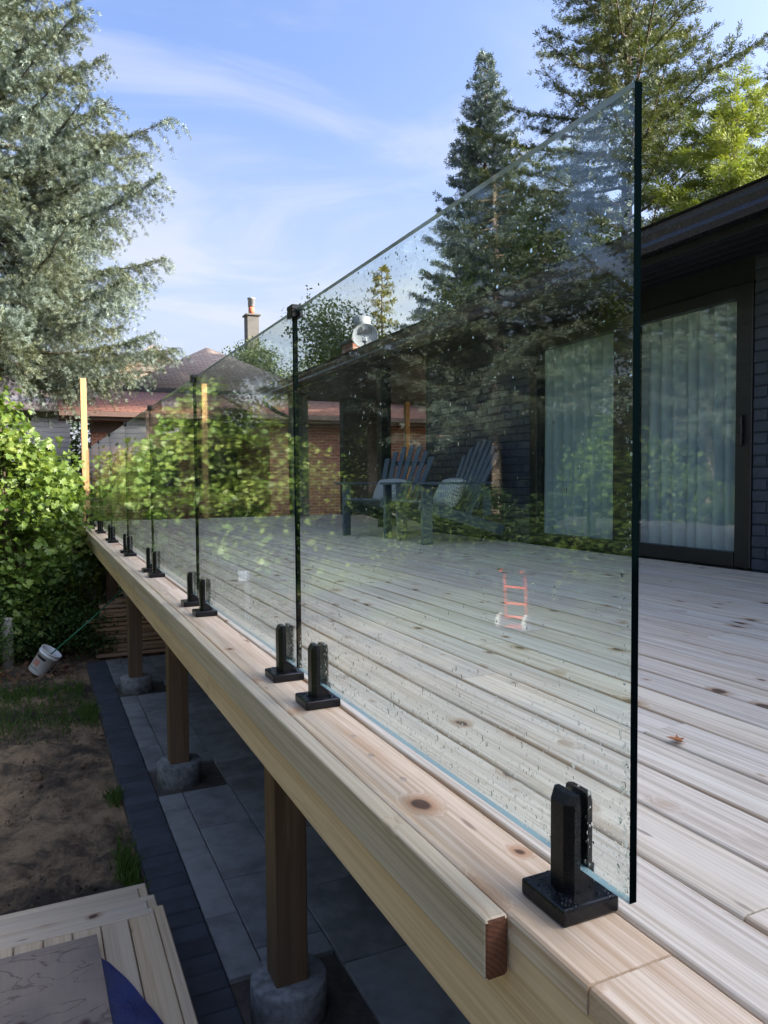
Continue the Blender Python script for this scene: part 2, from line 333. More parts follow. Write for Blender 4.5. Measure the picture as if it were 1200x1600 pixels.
t = NT('dirt'); v = t.pos()
a = t.noise(v, 0.75, 5, 0.6, 0.6); b = t.noise(v, 5.5, 6, 0.7, 0.5); c3 = t.noise(v, 60, 8, 0.8)
col = t.mix(t.rng(t.math('ADD', t.math('MULTIPLY', a, 0.65), t.math('MULTIPLY', b, 0.35)), 0.44, 0.60), (0.095, 0.076, 0.06), (0.52, 0.36, 0.215))
col = t.mix(t.math('MULTIPLY', t.rng(c3, 0.3, 0.75), 0.6), col, t.mix(1.0, col, (0.35, 0.32, 0.3), 'MULTIPLY'))
lawn = t.noise(v, 0.5, 4, 0.6, 0.4); sx = t.n('ShaderNodeSeparateXYZ'); t.l(v, sx.inputs[0])
far = t.rng(t.math('ADD', t.math('MULTIPLY', sx.outputs[0], -1.0), t.math('MULTIPLY', lawn, 2.0)), 3.4, 4.6)
gcol = t.mix(t.noise(v, 24, 4), (0.045, 0.075, 0.016), (0.13, 0.17, 0.045))
col = t.mix(far, col, gcol)
DIRT = t.end(t.bsdf(col, 0.95, 0, 0.15, t.math('ADD', c3, b), 0.9, 0.03))

def brickmat(name, c1, c2, mort, bw=0.215, bh=0.075):
    t = NT(name); v = t.pos(); s = t.n('ShaderNodeSeparateXYZ'); t.l(v, s.inputs[0]); cx = t.n('ShaderNodeCombineXYZ')
    t.l(t.math('ADD', s.outputs[0], s.outputs[1]), cx.inputs[0]); t.l(s.outputs[2], cx.inputs[1])
    b = t.n('ShaderNodeTexBrick'); t.l(cx.outputs[0], b.inputs['Vector']); b.inputs['Scale'].default_value = 1
    b.inputs['Brick Width'].default_value = bw; b.inputs['Row Height'].default_value = bh; b.inputs['Mortar Size'].default_value = 0.008
    b.inputs['Color1'].default_value = (*c1, 1); b.inputs['Color2'].default_value = (*c2, 1); b.inputs['Mortar'].default_value = (*mort, 1)
    col = t.mix(t.math('MULTIPLY', t.noise(v, 9, 4), 0.35), b.outputs['Color'], (0.10, 0.05, 0.035))
    return t.end(t.bsdf(col, 0.85, 0, 0.3, t.math('SUBTRACT', 1.0, b.outputs['Fac']), 0.6, 0.01))
BRICK = brickmat('red_brick', (0.34, 0.135, 0.08), (0.26, 0.10, 0.065), (0.36, 0.30, 0.25))
def shingle(name, c1, c2):
    t = NT(name); v = t.pos(); s = t.n('ShaderNodeSeparateXYZ'); t.l(v, s.inputs[0]); cx = t.n('ShaderNodeCombineXYZ')
    t.l(s.outputs[0], cx.inputs[0]); t.l(t.math('MULTIPLY', s.outputs[2], 2.6), cx.inputs[1])
    b = t.n('ShaderNodeTexBrick'); t.l(cx.outputs[0], b.inputs['Vector']); b.inputs['Scale'].default_value = 1
    b.inputs['Brick Width'].default_value = 0.32; b.inputs['Row Height'].default_value = 0.16; b.inputs['Mortar Size'].default_value = 0.012
    b.inputs['Color1'].default_value = (*c1, 1); b.inputs['Color2'].default_value = (*c2, 1); b.inputs['Mortar'].default_value = (*[x*0.35 for x in c2], 1)
    col = t.mix(t.math('MULTIPLY', t.noise(v, 25, 4), 0.4), b.outputs['Color'], tuple(x*0.55 for x in c1))
    return t.end(t.bsdf(col, 0.9, 0, 0.25, b.outputs['Fac'], -0.5, 0.02))
SH_RED = shingle('red_shingles', (0.42, 0.205, 0.15), (0.32, 0.15, 0.11))
SH_BRN = shingle('brown_shingles', (0.32, 0.255, 0.215), (0.23, 0.18, 0.15))
SH_BLK = shingle('black_shingles', (0.05, 0.05, 0.055), (0.03, 0.03, 0.034))
t = NT('plywood_face'); v = t.obj(False)
g = t.noise(t.vmul(v, (3.0, 9, 1)), 1, 3, 0.5, 1.2); rings = t.math('FRACT', t.math('MULTIPLY', g, 4.0)); fine = t.noise(t.vmul(v, (60, 5, 5)), 1, 4)
col = t.mix(t.rng(t.noise(v, 3, 4), 0.3, 0.7), (0.33, 0.25, 0.19), (0.21, 0.165, 0.135))
col = t.mix(t.math('MULTIPLY', t.rng(rings, 0.86, 1.0), 0.7), col, (0.085, 0.05, 0.04)); col = t.mix(t.math('MULTIPLY', fine, 0.35), col, (0.13, 0.10, 0.09))
vo = t.n('ShaderNodeTexVoronoi', feature='F1'); vo.inputs['Scale'].default_value = 5.5; t.l(t.vmul(v, (1, 0.8, 1)), vo.inputs['Vector'])
sc = t.n('ShaderNodeSeparateColor'); t.l(vo.outputs['Color'], sc.inputs[0])
col = t.mix(t.math('MULTIPLY', t.rng(vo.outputs['Distance'], 0.07, 0.16, 1, 0), t.rng(sc.outputs[0], 0.5, 0.55)), col, (0.085, 0.045, 0.04))
PLY = t.end(t.bsdf(col, 0.8, 0, 0.3, fine, 0.3, 0.002))
t = NT('sheer_curtain'); p = t.bsdf((0.84, 0.88, 0.87), 0.9, 0, 0.1); tl = t.n('ShaderNodeBsdfTranslucent'); tl.inputs['Color'].default_value = (0.6, 0.66, 0.65, 1)
m = t.n('ShaderNodeMixShader'); m.inputs[0].default_value = 0.2; t.l(p, m.inputs[1]); t.l(tl.outputs[0], m.inputs[2]); CURTAIN = t.end(m.outputs[0])
t = NT('knit_cushion'); v = t.obj(False); ch = t.n('ShaderNodeTexChecker'); ch.inputs['Scale'].default_value = 55; t.l(v, ch.inputs['Vector'])
CUSH = t.end(t.bsdf(t.mix(ch.outputs['Fac'], (0.62, 0.62, 0.58), (0.22, 0.25, 0.26)), 0.9, 0, 0.2))

# ------------------------------------------------------------------ ground
GZ = -1.40
def vnoise(x, y, seed):
    r = np.random.default_rng(seed); P = r.random((64, 64)); xi = np.floor(x).astype(int); yi = np.floor(y).astype(int)
    fx = x-xi; fy = y-yi; fx = fx*fx*(3-2*fx); fy = fy*fy*(3-2*fy); g = lambda i, j: P[i % 64, j % 64]
    return (g(xi, yi)*(1-fx)+g(xi+1, yi)*fx)*(1-fy)+(g(xi, yi+1)*(1-fx)+g(xi+1, yi+1)*fx)*fy
xs = np.unique(np.concatenate([np.linspace(-300, -8, 18), np.arange(-8, -2.2, 0.25), np.arange(-2.2, 0.72, 0.028), np.linspace(0.75, 12, 14), np.linspace(12, 300, 14)]))
ys = np.unique(np.concatenate([np.linspace(-300, -4, 16), np.arange(-4, 2.2, 0.3), np.arange(2.2, 9.8, 0.03), np.arange(9.8, 22, 0.5), np.linspace(22, 320, 16)]))
X, Y = np.meshgrid(xs, ys, indexing='ij')
fade = np.clip((0.41-X)/0.12, 0, 1)*np.clip((X+9)/3, 0, 1)*np.clip((Y+2)/3, 0, 1)*np.clip((14-Y)/4, 0, 1)
Z = GZ - 0.045 + fade*(0.06*vnoise(X*1.3, Y*1.3, 1)+0.055*vnoise(X*5, Y*5, 2)**1.5+0.06*vnoise(X*13, Y*13, 3)**3+0.02*vnoise(X*30, Y*30, 4)-0.055)
n, m_ = X.shape; idx = np.arange(n*m_).reshape(n, m_)
Q = np.stack([idx[:-1, :-1], idx[1:, :-1], idx[1:, 1:], idx[:-1, 1:]], -1).reshape(-1, 4)
ground = link('ground', raw('ground', np.stack([X, Y, Z], -1).reshape(-1, 3), Q.ravel(), np.full(len(Q), 4), DIRT, True)); tag(ground, kind='structure')

# patio of slabs with a charcoal paver edge
patio = box('patio', 0.44, 4.15, 1.2, 8.85, GZ-0.043, GZ-0.022, SAND); tag(patio, kind='structure')
POSTS = [2.59, 5.0, 7.42, 9.85]; PX0, PW = 0.755, 0.125
def child(name, me, parent, loc):       # loc in world, parent without rotation
    o = link(name, me, parent); o.location = Vector(loc)-parent.location; return o
pits = [(0.655, 1.10, y-0.17, y+0.31) for y in POSTS]
pav = boxm('edge_paver', 0.197, 0.114, 0.05, PAVER, 0.006)
for i in range(64):
    y = 1.25+i*0.1195
    if y > 8.8: break
    o = child('edge_paver', pav, patio, (0.546+random.uniform(-.002, .002), y, GZ-0.021+random.uniform(-.002, .003))); o.rotation_euler.z = random.uniform(-.01, .01)
slabs = {}
def slab(x0, x1, y0, y1):
    k = (round(x1-x0, 3), round(y1-y0, 3))
    if k[0] < 0.03 or k[1] < 0.03: return
    if k not in slabs: slabs[k] = boxm('paving_slab', k[0]-0.006, k[1]-0.006, 0.045, SLAB, 0.003)
    child('paving_slab', slabs[k], patio, ((x0+x1)/2, (y0+y1)/2, GZ-0.0225+random.uniform(-.0015, .0015)))
cols = [0.648, 0.80, 1.105, 1.71, 2.315, 2.92, 3.525, 4.13]
for ci in range(len(cols)-1):
    x0, x1 = cols[ci], cols[ci+1]; off = [0.31, 0.0, 0.36, 0.05, 0.33, 0.0, 0.3][ci]; y = 1.22+off-0.61
    while y < 8.85:
        a0, a1 = max(y, 1.22), min(y+0.61, 8.84); y += 0.61
        if a1-a0 < 0.04: continue
        segs = [(a0, a1)]
        for px0, px1, py0, py1 in pits:
            if x1 > px0+0.01 and x0 < px1-0.01:
                nw = []
                for s0, s1 in segs:
                    if py1 <= s0 or py0 >= s1: nw.append((s0, s1)); continue
                    if s0 < py0: nw.append((s0, py0))
                    if s1 > py1: nw.append((py1, s1))
                segs = nw
        for s0, s1 in segs: slab(x0, x1, s0, s1)

# ------------------------------------------------------------------ deck
deck = empty('wooden_deck', (0.55, -3.1, GZ)); tag(deck, 'raised cedar deck of long boards on square posts beside the dark house', 'deck')
def dk(name, me, loc): return child(name, me, deck, loc)
DEND = 12.40
def board_mesh(wd, ln, th, mat, r=0.006, name='board'):
    h = wd/2; prof = [(-h, -th), (h, -th), (h, -r), (h-r*0.35, -r*0.35), (h-r, 0), (-h+r, 0), (-h+r*0.35, -r*0.35), (-h, -r)]
    V = [(p, a, q) for a in (-ln/2, ln/2) for p, q in prof]; n = 8
    Fc = [(i, n+i, n+(i+1) % n, (i+1) % n) for i in range(n)]+[tuple(range(n)), tuple(range(n, 2*n))[::-1]]
    bm = bmesh.new(); vs = [bm.verts.new(v) for v in V]
    for f in Fc: bm.faces.new([vs[i] for i in f])
    bmesh.ops.recalc_face_normals(bm, faces=bm.faces); return bmat(bm, name, mat)
known = {1: [0.70], 4: [1.33], 5: [2.31], 8: [3.1], 10: [2.6], 13: [4.4], 16: [3.3]}
for k in range(49):
    x0 = 0.7315+k*0.1437; lo, hi = (-3.1, DEND) if k < 24 else (7.95, DEND)
    cuts = [lo]+known.get(k, [])
    y = cuts[-1]
    while True:
        y += random.choice([2.44, 3.05, 3.66, 4.88])*random.uniform(.8, 1)
        if y > hi-0.7: break
        cuts.append(y)
    cuts.append(hi)
    for a0, a1 in zip(cuts[:-1], cuts[1:]):
        dk('deck_board', board_mesh(0.1385, a1-a0-0.004, 0.034, W_DECK), (x0+0.0695+random.uniform(-.0008, .0008), (a0+a1)/2, random.uniform(-.0012, .0008)))
for a0, a1 in ((-3.1, 0.6795), (0.684, 4.3), (4.303, 8.2), (8.203, DEND+0.02)):
    dk('trim_board', board_mesh(0.1405, a1-a0, 0.037, W_TRIM, 0.007, 'trim_board'), (0.6545, (a0+a1)/2, 0.0))
def longbox(name, x0, x1, y0, y1, z0, z1, mat, bev=0.004): return dk(name, boxm(name, x1-x0, y1-y0, z1-z0, mat, bev, 2), ((x0+x1)/2, (y0+y1)/2, (z0+z1)/2))
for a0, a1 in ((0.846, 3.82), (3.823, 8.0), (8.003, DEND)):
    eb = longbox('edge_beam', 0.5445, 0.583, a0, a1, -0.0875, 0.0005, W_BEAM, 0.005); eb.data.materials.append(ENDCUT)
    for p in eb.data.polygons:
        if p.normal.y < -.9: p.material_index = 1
for a0, a1 in ((-3.1, 2.9), (2.902, 7.3), (7.302, DEND)):
    longbox('fascia_board', 0.588, 0.626, a0, a1, -0.236, -0.0385, W_FASC, 0.003)
longbox('end_fascia', 0.63, 7.75, DEND-0.04, DEND-0.002, -0.24, -0.04, W_STEPX, 0.003)
longbox('support_beam', PX0+0.01, PX0+PW-0.01, -3.1, DEND-0.1, -0.42, -0.24, W_POST, 0.003)
for i in range(20): longbox('joist', 0.63, 4.2, -0.4+i*0.61, -0.362+i*0.61, -0.236, -0.042, W_POST, 0.0)
for y in POSTS:
    dk('support_post', boxm('support_post', PW, PW, 1.02, W_POST, 0.004), (PX0+PW/2, y+PW/2, -0.42-0.51+0.005 if False else -0.745-0.18+0.0))
    ft = dk('footing', lathe_mesh('footing', [(0.146, -0.2), (0.146, 0.0), (0.140, 0.010), (0.05, 0.011)], 28, CONC, False), (PX0+PW/2+0.005, y+PW/2, -1.27-0.012))
# posts of the unfinished rail at the far edge
newpost = boxm('rail_post', 0.089, 0.089, 2.2, W_NEWP, 0.004)
for x, y, lab in ((0.672, 12.30, 'tall new cedar post at the far left corner of the deck, end of glass railing'),
               (2.50, 12.28, 'tall new cedar post standing alone behind the glass, before the red roof'),
               (6.22, 12.28, 'tall new cedar post seen through the glass beside the porch, above the garden chairs')):
    o = link('cedar_post', newpost, None, (x, y, 1.101)); tag(o, lab, 'post', 'posts of the far rail')

# ------------------------------------------------------------------ glass railing
GX0, GX1, GB, GT = 0.678, 0.690, 0.0605, 1.0985
J = [0.7126, 2.060, 3.565, 5.085, 6.58, 8.09, 9.60, 11.10, 12.20]
ordn = ['nearest', 'second', 'third', 'fourth', 'fifth', 'sixth', 'seventh', 'farthest']
def dome(seg=7):
    T = [(0, 0, 1.0)]; Fc = []
    for r, z in ((0.62, 0.8), (1, 0.0)):
        for k in range(seg): a = 2*math.pi*k/seg; T.append((r*math.cos(a), r*math.sin(a), z))
    for k in range(seg):
        Fc.append((0, 1+k, 1+(k+1) % seg)); Fc.append((1+k, 1+seg+k, 1+seg+(k+1) % seg, 1+(k+1) % seg))
    return T, Fc
DT, DF = dome()
RX = np.array([[0, 0, -1], [0, 1, 0], [1, 0, 0]], float)   # dome pole (z) -> -x
def wet(parent, y0, y1, n, seed):
    r = np.random.default_rng(seed); q = r.random(n)
    zz = np.where(q < 0.62, GB+0.004+np.abs(r.normal(0, 0.11, n)), np.where(q < 0.78, GT-0.005-np.abs(r.normal(0, 0.12, n)), r.uniform(GB, GT, n)))
    zz = np.clip(zz, GB+.003, GT-.004)
    yy = r.uniform(y0+.006, y1-.006, n); ed = r.random(n) < 0.10; yy = np.where(ed, y0+.003+np.abs(r.normal(0, .01, n)), yy)
    s = np.clip(r.lognormal(-6.75, .45, n), .0004, .0034)
    sc = np.stack([s*r.uniform(1, 1.7, n), s, s*0.45], -1)      # x of template -> z (running down)
    side = r.random(n) < 0.72
    Rm = np.where(side[:, None, None], RX[None], np.diag([1., 1, 1])[None]@np.array([[0, 0, 1], [0, 1, 0], [-1, 0, 0]], float)[None])
    P = np.stack([np.where(side, GX0-.0001, GX1+.0001), yy, zz], -1)-np.array(parent.location)
    tag(link('water_drops', scatter('water_drops', DT, DF, P, Rm, sc, WATER), parent), kind='stuff')
def glass_mesh(ln):
    h = ln/2; bm = bmesh.new(); bmesh.ops.create_cube(bm, size=1); bmesh.ops.scale(bm, vec=(0.012, ln, GT-GB), verts=bm.verts)
    me = bmat(bm, 'pane', GLASS); me.materials.append(GEDGE); me.materials.append(GTOP)
    for p in me.polygons:
        p.material_index = 0 if abs(p.normal.x) > .5 else (1 if abs(p.normal.y) > .5 else 2)
    return me
for i in range(8):
    y0, y1 = J[i]+(0.006 if i else 0), J[i+1]-0.006
    lab = ['large frameless glass railing panel nearest the camera, with a free dark edge and water drops'] + ['%s frameless glass railing panel counted from the camera' % o for o in ordn[1:7]] + ['farthest frameless glass railing panel, ending at the tall corner post']
    p = empty('glass_railing', (0.684, (y0+y1)/2, GB)); tag(p, lab[i], 'glass railing', 'glass railing panels')
    child('pane', glass_mesh(y1-y0), p, (0.684, (y0+y1)/2, (GB+GT)/2))
    if i < 5: wet(p, y0, y1, [5200, 4200, 3000, 1800, 900][i], 40+i)
for i in range(1, 8):
    o = empty('panel_clip', (0.684, J[i], GT-0.02)); tag(o, 'small black metal clip bridging the tops of the %s and %s glass panels' % (ordn[i-1], ordn[i]), 'clip', 'clips on the glass tops')
    child('cap', boxm('cap', 0.034, 0.046, 0.014, BLACK, 0.002), o, (0.684, J[i], GT+0.0072))
    for s in (-1, 1): child('cheek', boxm('cheek', 0.0105, 0.046, 0.022, BLACK, 0.002), o, (0.684+s*0.01165, J[i], GT-0.0105))

# spigots that hold the glass
def spigot_body():
    """upright with chamfered front corners and a slot for the glass"""
    d, wd, ch, zt = 0.025, 0.025, 0.011, 0.168; g = 0.0066
    bm = bmesh.new()
    def extr(prof, z0, z1, top=None):
        a = [bm.verts.new((p, q, z0)) for p, q in prof]; b = [bm.verts.new((p, q, z1)) for p, q in prof]; n = len(prof)
        rings = [a, b]
        if top: rings.append([bm.verts.new((p, q, top[1])) for p, q in top[0]])
        for A, B in zip(rings[:-1], rings[1:]):
            for k in range(n): bm.faces.new((A[k], A[(k+1) % n], B[(k+1) % n], B[k]))
        bm.faces.new(rings[-1]); bm.faces.new(a[::-1])
    def half(s, x_in, x_out, w, c): return [(s*x_in, -w), (s*(x_out-c), -w), (s*x_out, -w+c), (s*x_out, w-c), (s*(x_out-c), w), (s*x_in, w)]
    for s in (-1, 1):
        pr = half(s, g, d+0.003 if s < 0 else 0.019, wd, ch if s < 0 else 0.005); tp = half(s, g, 0.0195 if s < 0 else 0.017, wd-0.002, 0.005)
        if s > 0: pr = pr[::-1]; tp = tp[::-1]
        extr(pr, 0.058, zt-0.015, (tp, zt-.002))
    k = d+0.003
    foot = [(-k, -wd+ch), (-k+ch, -wd), (k-ch, -wd), (k, -wd+ch), (k, wd-ch), (k-ch, wd), (-k+ch, wd), (-k, wd-ch)]
    extr(foot, 0.024, 0.0575)
    bmesh.ops.recalc_face_normals(bm, faces=bm.faces); return bmat(bm, 'clamp_body', BLACK)
SPB = spigot_body(); SPP = boxm('base_plate', 0.098, 0.098, 0.025, BLACK, 0.004, 2)
gk = boxm('gasket', 0.0075, 0.054, 0.10, flat('rubber', (0.012, 0.012, 0.012), 0.8), 0.001)
spots = [(0.832, 'black glass clamp on a square base, nearest the camera, wet with drops')]
for i in range(1, 8):
    spots += [(J[i]-0.172, 'black glass clamp holding the %s glass panel at its far end' % ordn[i-1]), (J[i]+0.128, 'black glass clamp holding the %s glass panel at its near end' % ordn[i])]
spots.append((J[8]-0.15, 'black glass clamp at the foot of the tall corner post, last in the row'))
for i, (y, lab) in enumerate(spots):
    o = empty('glass_clamp', (0.684, y, 0.0)); tag(o, lab, 'clamp', 'clamps along the deck edge')
    bp = link('base_plate', SPP, o); bp.location = (-0.006, 0, 0.0130)
    link('clamp_body', SPB, o)
    if i < 3:
        r = np.random.default_rng(90+i); n = 160 if i == 0 else 110
        P = np.stack([r.uniform(-.05, .038, n), r.uniform(-.045, .045, n), np.full(n, 0.0256)], -1)
        keep = ~((np.abs(P[:, 0]) < .031) & (np.abs(P[:, 1]) < .028)); P = P[keep]; s = np.clip(r.lognormal(-6.2, .55, len(P)), .0007, .0055)
        tag(link('water_drops', scatter('water_drops', DT, DF, P, np.repeat(np.eye(3)[None], len(P), 0), np.stack([s, s, s*.5], -1), WATER), o), kind='stuff')

# wet spots on the trim board and a leaf
for i, (x, y, s) in enumerate(((0.655, 1.478, .009), (0.66, 1.33, .010), (0.668, 1.61, .008))):
    o = link('water_spot', scatter('water_spot', DT, DF, np.array([[0, 0, 0.]]), np.eye(3)[None], np.array([[s*.8, s*1.3, s*.16]]), FILM), None, (x, y, 0.001))
    tag(o, ['flat drop of water on the trim board, middle of the three', 'flat drop of water on the trim board, nearest of the three', 'flat drop of water on the trim board, nearest the paired clamps'][i], 'water drop', 'drops on the trim board')
LEAF = [(0, -.5, 0), (.12, -.22, 0), (.42, -.34, 0), (.33, -.08, 0), (.56, .12, 0), (.27, .12, 0), (.22, .34, 0), (0, .62, 0), (-.22, .34, 0), (-.27, .12, 0), (-.56, .12, 0), (-.33, -.08, 0), (-.42, -.34, 0), (-.12, -.22, 0)]
LV = [(x, y, 0.22*abs(x)+0.1*y*y) for x, y, z in LEAF]+[(0, 0, 0)]
LF = [(14, i, (i+1) % 14) for i in range(14)]
lf = link('fallen_leaf', pydata('fallen_leaf', LV, LF, LEAFDRY)); lf.location = (1.315, 1.235, 0.006); lf.scale = (.042, .042, .08); lf.rotation_euler = (.15, .1, .7)
tag(lf, 'small orange brown fallen leaf on the deck boards', 'leaf')

# ------------------------------------------------------------------ the dark house
HX, HY0, HY1 = 4.25, -6.0, 7.9
house = empty('dark_house', (HX, 1.0, GZ)); tag(house, 'long low dark slate house with wide eaves along the deck', 'house')
def hs(name, x0, x1, y0, y1, z0, z1, mat, bev=0.0, par=None):
    p = par or house
    o = link(name, boxm(name, x1-x0, y1-y0, z1-z0, mat, bev), p); base = Vector((0, 0, 0)); q = p
    while q: base += q.location; q = q.parent
    o.location = Vector(((x0+x1)/2, (y0+y1)/2, (z0+z1)/2))-base; return o
ST = 2.045
DY0, DY1 = 3.385, 5.80
hs('wall', HX+.008, HX+.22, HY0, DY0, GZ, ST, MORTAR); hs('wall', HX+.008, HX+.22, DY1, HY1, GZ, ST, MORTAR)
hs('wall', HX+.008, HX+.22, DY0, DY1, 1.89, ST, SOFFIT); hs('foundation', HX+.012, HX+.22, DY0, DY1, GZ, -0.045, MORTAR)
hs('end_wall', HX+.22, 8.9, HY1-.2, HY1-.01, GZ, ST, MORTAR); hs('end_wall', HX+.22, 8.9, HY0, HY0+.2, GZ, ST, MORTAR)
hs('back_wall', 8.9, 9.1, HY0, HY1, GZ, ST, MORTAR); hs('interior_floor', HX+.22, 8.9, HY0+.2, HY1-.2, -.1, -.03, ROOM)
hs('interior_wall', 7.2, 7.3, HY0+.2, HY1-.2, -.03, ST, ROOM); hs('ceiling', HX+.22, 8.9, HY0+.2, HY1-.2, ST-.03, ST-.002, ROOM)
bfull = boxm('brick', 0.02, 0.205, 0.0655, SLATE, 0.003); bhalf = boxm('brick', 0.02, 0.097, 0.0655, SLATE, 0.003); nb = 0
def bricks(y0, y1, z1=ST-.02, limit=400):
    global nb
    c = 0; z = 0.037
    while z < z1-.02:
        y = y0+0.004; first = c % 2
        while y < y1-.05:
            ln = 0.097 if (first or y1-y < .2) else 0.205; first = 0
            o = link('brick', bfull if ln > .15 else bhalf, house); o.location = Vector((HX+.010+random.uniform(-.0015, .0015), y+ln/2, z))-house.location; y += ln+.0095; nb += 1
        z += .075; c += 1
bricks(2.53, DY0); bricks(DY1, HY1-.02)
# eaves
EX = 3.50; EZ = 2.165; HEND = 12.75
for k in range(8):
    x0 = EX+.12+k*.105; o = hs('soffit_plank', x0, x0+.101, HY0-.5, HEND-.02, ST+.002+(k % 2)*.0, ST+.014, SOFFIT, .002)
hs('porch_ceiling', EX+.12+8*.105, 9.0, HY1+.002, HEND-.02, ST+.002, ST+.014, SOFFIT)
gut = [(EX+.115, ST-.012), (EX+.035, ST-.012), (EX+.012, ST+.02), (EX+.022, ST+.05), (EX, ST+.085), (EX, EZ-.012), (EX-.008, EZ), (EX+.012, EZ), (EX+.012, ST+.09), (EX+.115, ST+.09)]
g = prism('gutter', gut, HY0-.5, HEND, 'y', DARKMETAL); g.parent = house; g.location = -house.location
fb = hs('fascia', EX+.117, EX+.14, HY0-.5, HEND-.005, ST-.06, EZ-.01, SOFFIT)
RX_, RZ_ = 6.6, EZ+(6.6-EX)*math.tan(math.radians(14.5))
roof = prism('roof', [(EX-.02, EZ+.015), (RX_, RZ_+.015), (9.7, EZ+.015), (9.7, EZ-.02), (RX_, RZ_-.06), (EX+.12, EZ-.005)], HY0-.6, HEND+.02, 'y', SH_BLK); roof.parent = house; roof.location = -house.location
hs('gable', EX+.3, 9.4, HEND-.25, HEND-.05, ST+.016, EZ+.03, SOFFIT)
hs('gable_panel', 5.2, 8.0, HEND-.25, HEND-.05, EZ+.032, EZ+.36, SOFFIT)
screen = empty('added_shade_screen', (-1.4, -3.2, GZ)); tag(screen, 'added light-blocking dark board fence behind the steps, outside the picture', 'screen')  # unseen boards added to block light from behind the camera
fbm = boxm('shade_screen_board', .138, .02, 1.7, BROWN, .003)
for k in range(64): child('shade_screen_board', fbm, screen, (-6.3+k*.145, -3.2+(k % 2)*.022, GZ+.86))
# porch columns
def column(x0, x1, y0, y1, mat, name='porch_column'): hs(name, x0, x1, y0, y1, -.0365 if name == 'x' else 0.002, ST, mat, .004)
column(3.93, 4.2, 12.0, 12.25, CLAD); column(4.00, 4.14, 8.62, 8.76, SOFFIT); column(4.85, 5.05, 12.0, 12.2, SOFFIT)
hs('porch_screen', 5.06, 5.72, 12.06, 12.14, 0.004, ST, SOFFIT, .003)
# downspout elbow at the far corner
tube('downspout', [Vector(p)-house.location for p in ((EX+.06, 12.45, ST-.0), (EX+.08, 12.42, ST-.12), (EX+.25, 12.3, ST-.26), (EX+.42, 12.16, ST-.36), (EX+.435, 12.14, .05))], .036, DARKMETAL, house)
# chimney and flue on its roof, dish
ch = hs('chimney', 5.03, 5.60, 12.0, 12.5, 2.50, 3.02, BRICK, .005); hs('chimney_cap', 4.99, 5.64, 11.96, 12.54, 3.022, 3.08, STUCCO, .008)
fl = link('flue', lathe_mesh('flue', [(.12, 0), (.12, .20), (.15, .205), (.15, .42), (.02, .43)], 20, GALV), house); fl.location = Vector((5.31, 12.22, 3.08))-house.location

door = empty('sliding_door', Vector((HX, DY0, 0.0))-house.location); door.parent = house; door['label'] = 'black framed sliding glass door'
FR = flat('door_frame', (0.012, 0.0125, 0.014), 0.4)
hs('frame', HX-.012, HX+.07, DY0, DY0+.125, .004, 1.885, FR, .004, door); hs('frame', HX-.012, HX+.07, DY1-.11, DY1, .004, 1.885, FR, .004, door)
hs('frame', HX-.012, HX+.07, DY0+.127, DY1-.112, 1.80, 1.885, FR, .004, door); hs('sill', HX-.02, HX+.07, DY0+.127, DY1-.112, .004, .104, FR, .004, door)
hs('mullion', HX-.006, HX+.06, 4.43, 4.68, .106, 1.798, FR, .004, door)
hs('pane', HX+.020, HX+.026, DY0+.128, 4.428, .107, 1.797, DOORGLASS, 0, door); hs('pane', HX+.032, HX+.038, 4.682, DY1-.113, .107, 1.797, DOORGLASS, 0, door)
hs('handle', HX-.04, HX-.013, DY0+.055, DY0+.085, .82, 1.02, DARKMETAL, .004, door)
def curtain(y0, y1, lab, seed):
    r = np.random.default_rng(seed); n = 150; yy = np.linspace(y0, y1, n); ph = np.cumsum(r.uniform(.6, 1.5, n))*0.36
    zz = np.linspace(.03, 1.98, 9); V = []; Fc = []
    for z in zz:
        for y, p in zip(yy, ph): V.append((HX+.135+.036*math.sin(p)+.014*math.sin(p*.43+1)+.006*math.sin(z*2+p*.2), y+.010*math.cos(p), z))
    for j in range(len(zz)-1):
        for i in range(n-1): a = j*n+i; Fc.append((a, a+1, a+n+1, a+n))
    tag(link('curtain', pydata('curtain', V, Fc, CURTAIN, True)), lab, 'curtain', 'curtains behind the sliding door')
curtain(3.45, 4.54, 'pale sheer pleated curtain behind the door pane beside the slate brick wall', 3)
curtain(4.56, 5.74, 'pale sheer pleated curtain seen through the glass railing, in the farther door pane', 5)

dish = empty('satellite_dish', (5.16, 11.75, 2.56)); tag(dish, 'round grey satellite dish with lettering on the dark roof', 'satellite dish')
dn = Vector((-0.42, -0.88, 0.16)).normalized(); Rd = dn.to_track_quat('Z', 'Y').to_matrix().to_4x4()
dl = link('dish_bowl', lathe_mesh('dish_bowl', [(.002, -.012), (.10, -.006), (.17, .006), (.215, .022), (.222, .025), (.222, .019), (.17, -.006), (.002, -.026)], 32, DISH), dish)
dl.matrix_local = Matrix.Translation((0, 0, .52)) @ Rd
fc = bpy.data.curves.new('f', 'FONT'); fc.body = 'Bell'; fc.size = .17; fc.offset = .004; fc.align_x = 'CENTER'; fc.extrude = .0015
fo = bpy.data.objects.new('f', fc); C.objects.link(fo); bpy.context.view_layer.update()
tm = bpy.data.meshes.new_from_object(fo.evaluated_get(bpy.context.evaluated_depsgraph_get())); bpy.data.objects.remove(fo)
tm.materials.clear(); tm.materials.append(flat('dish_print', (0.04, 0.045, 0.05), .7)); lt = link('lettering', tm, dish)
zz_ = dn; yy_ = (Vector((0, 0, 1))-dn*dn.z).normalized(); xx_ = yy_.cross(zz_)
lt.matrix_local = Matrix.Translation(Vector((0, 0, .52))+zz_*.008+yy_*.045) @ Matrix((xx_, yy_, zz_)).transposed().to_4x4()
tube('mast', [(.03, .06, .05), (.03, .06, .5)], .02, DARKMETAL, dish); cn = Vector((0, 0, .52))
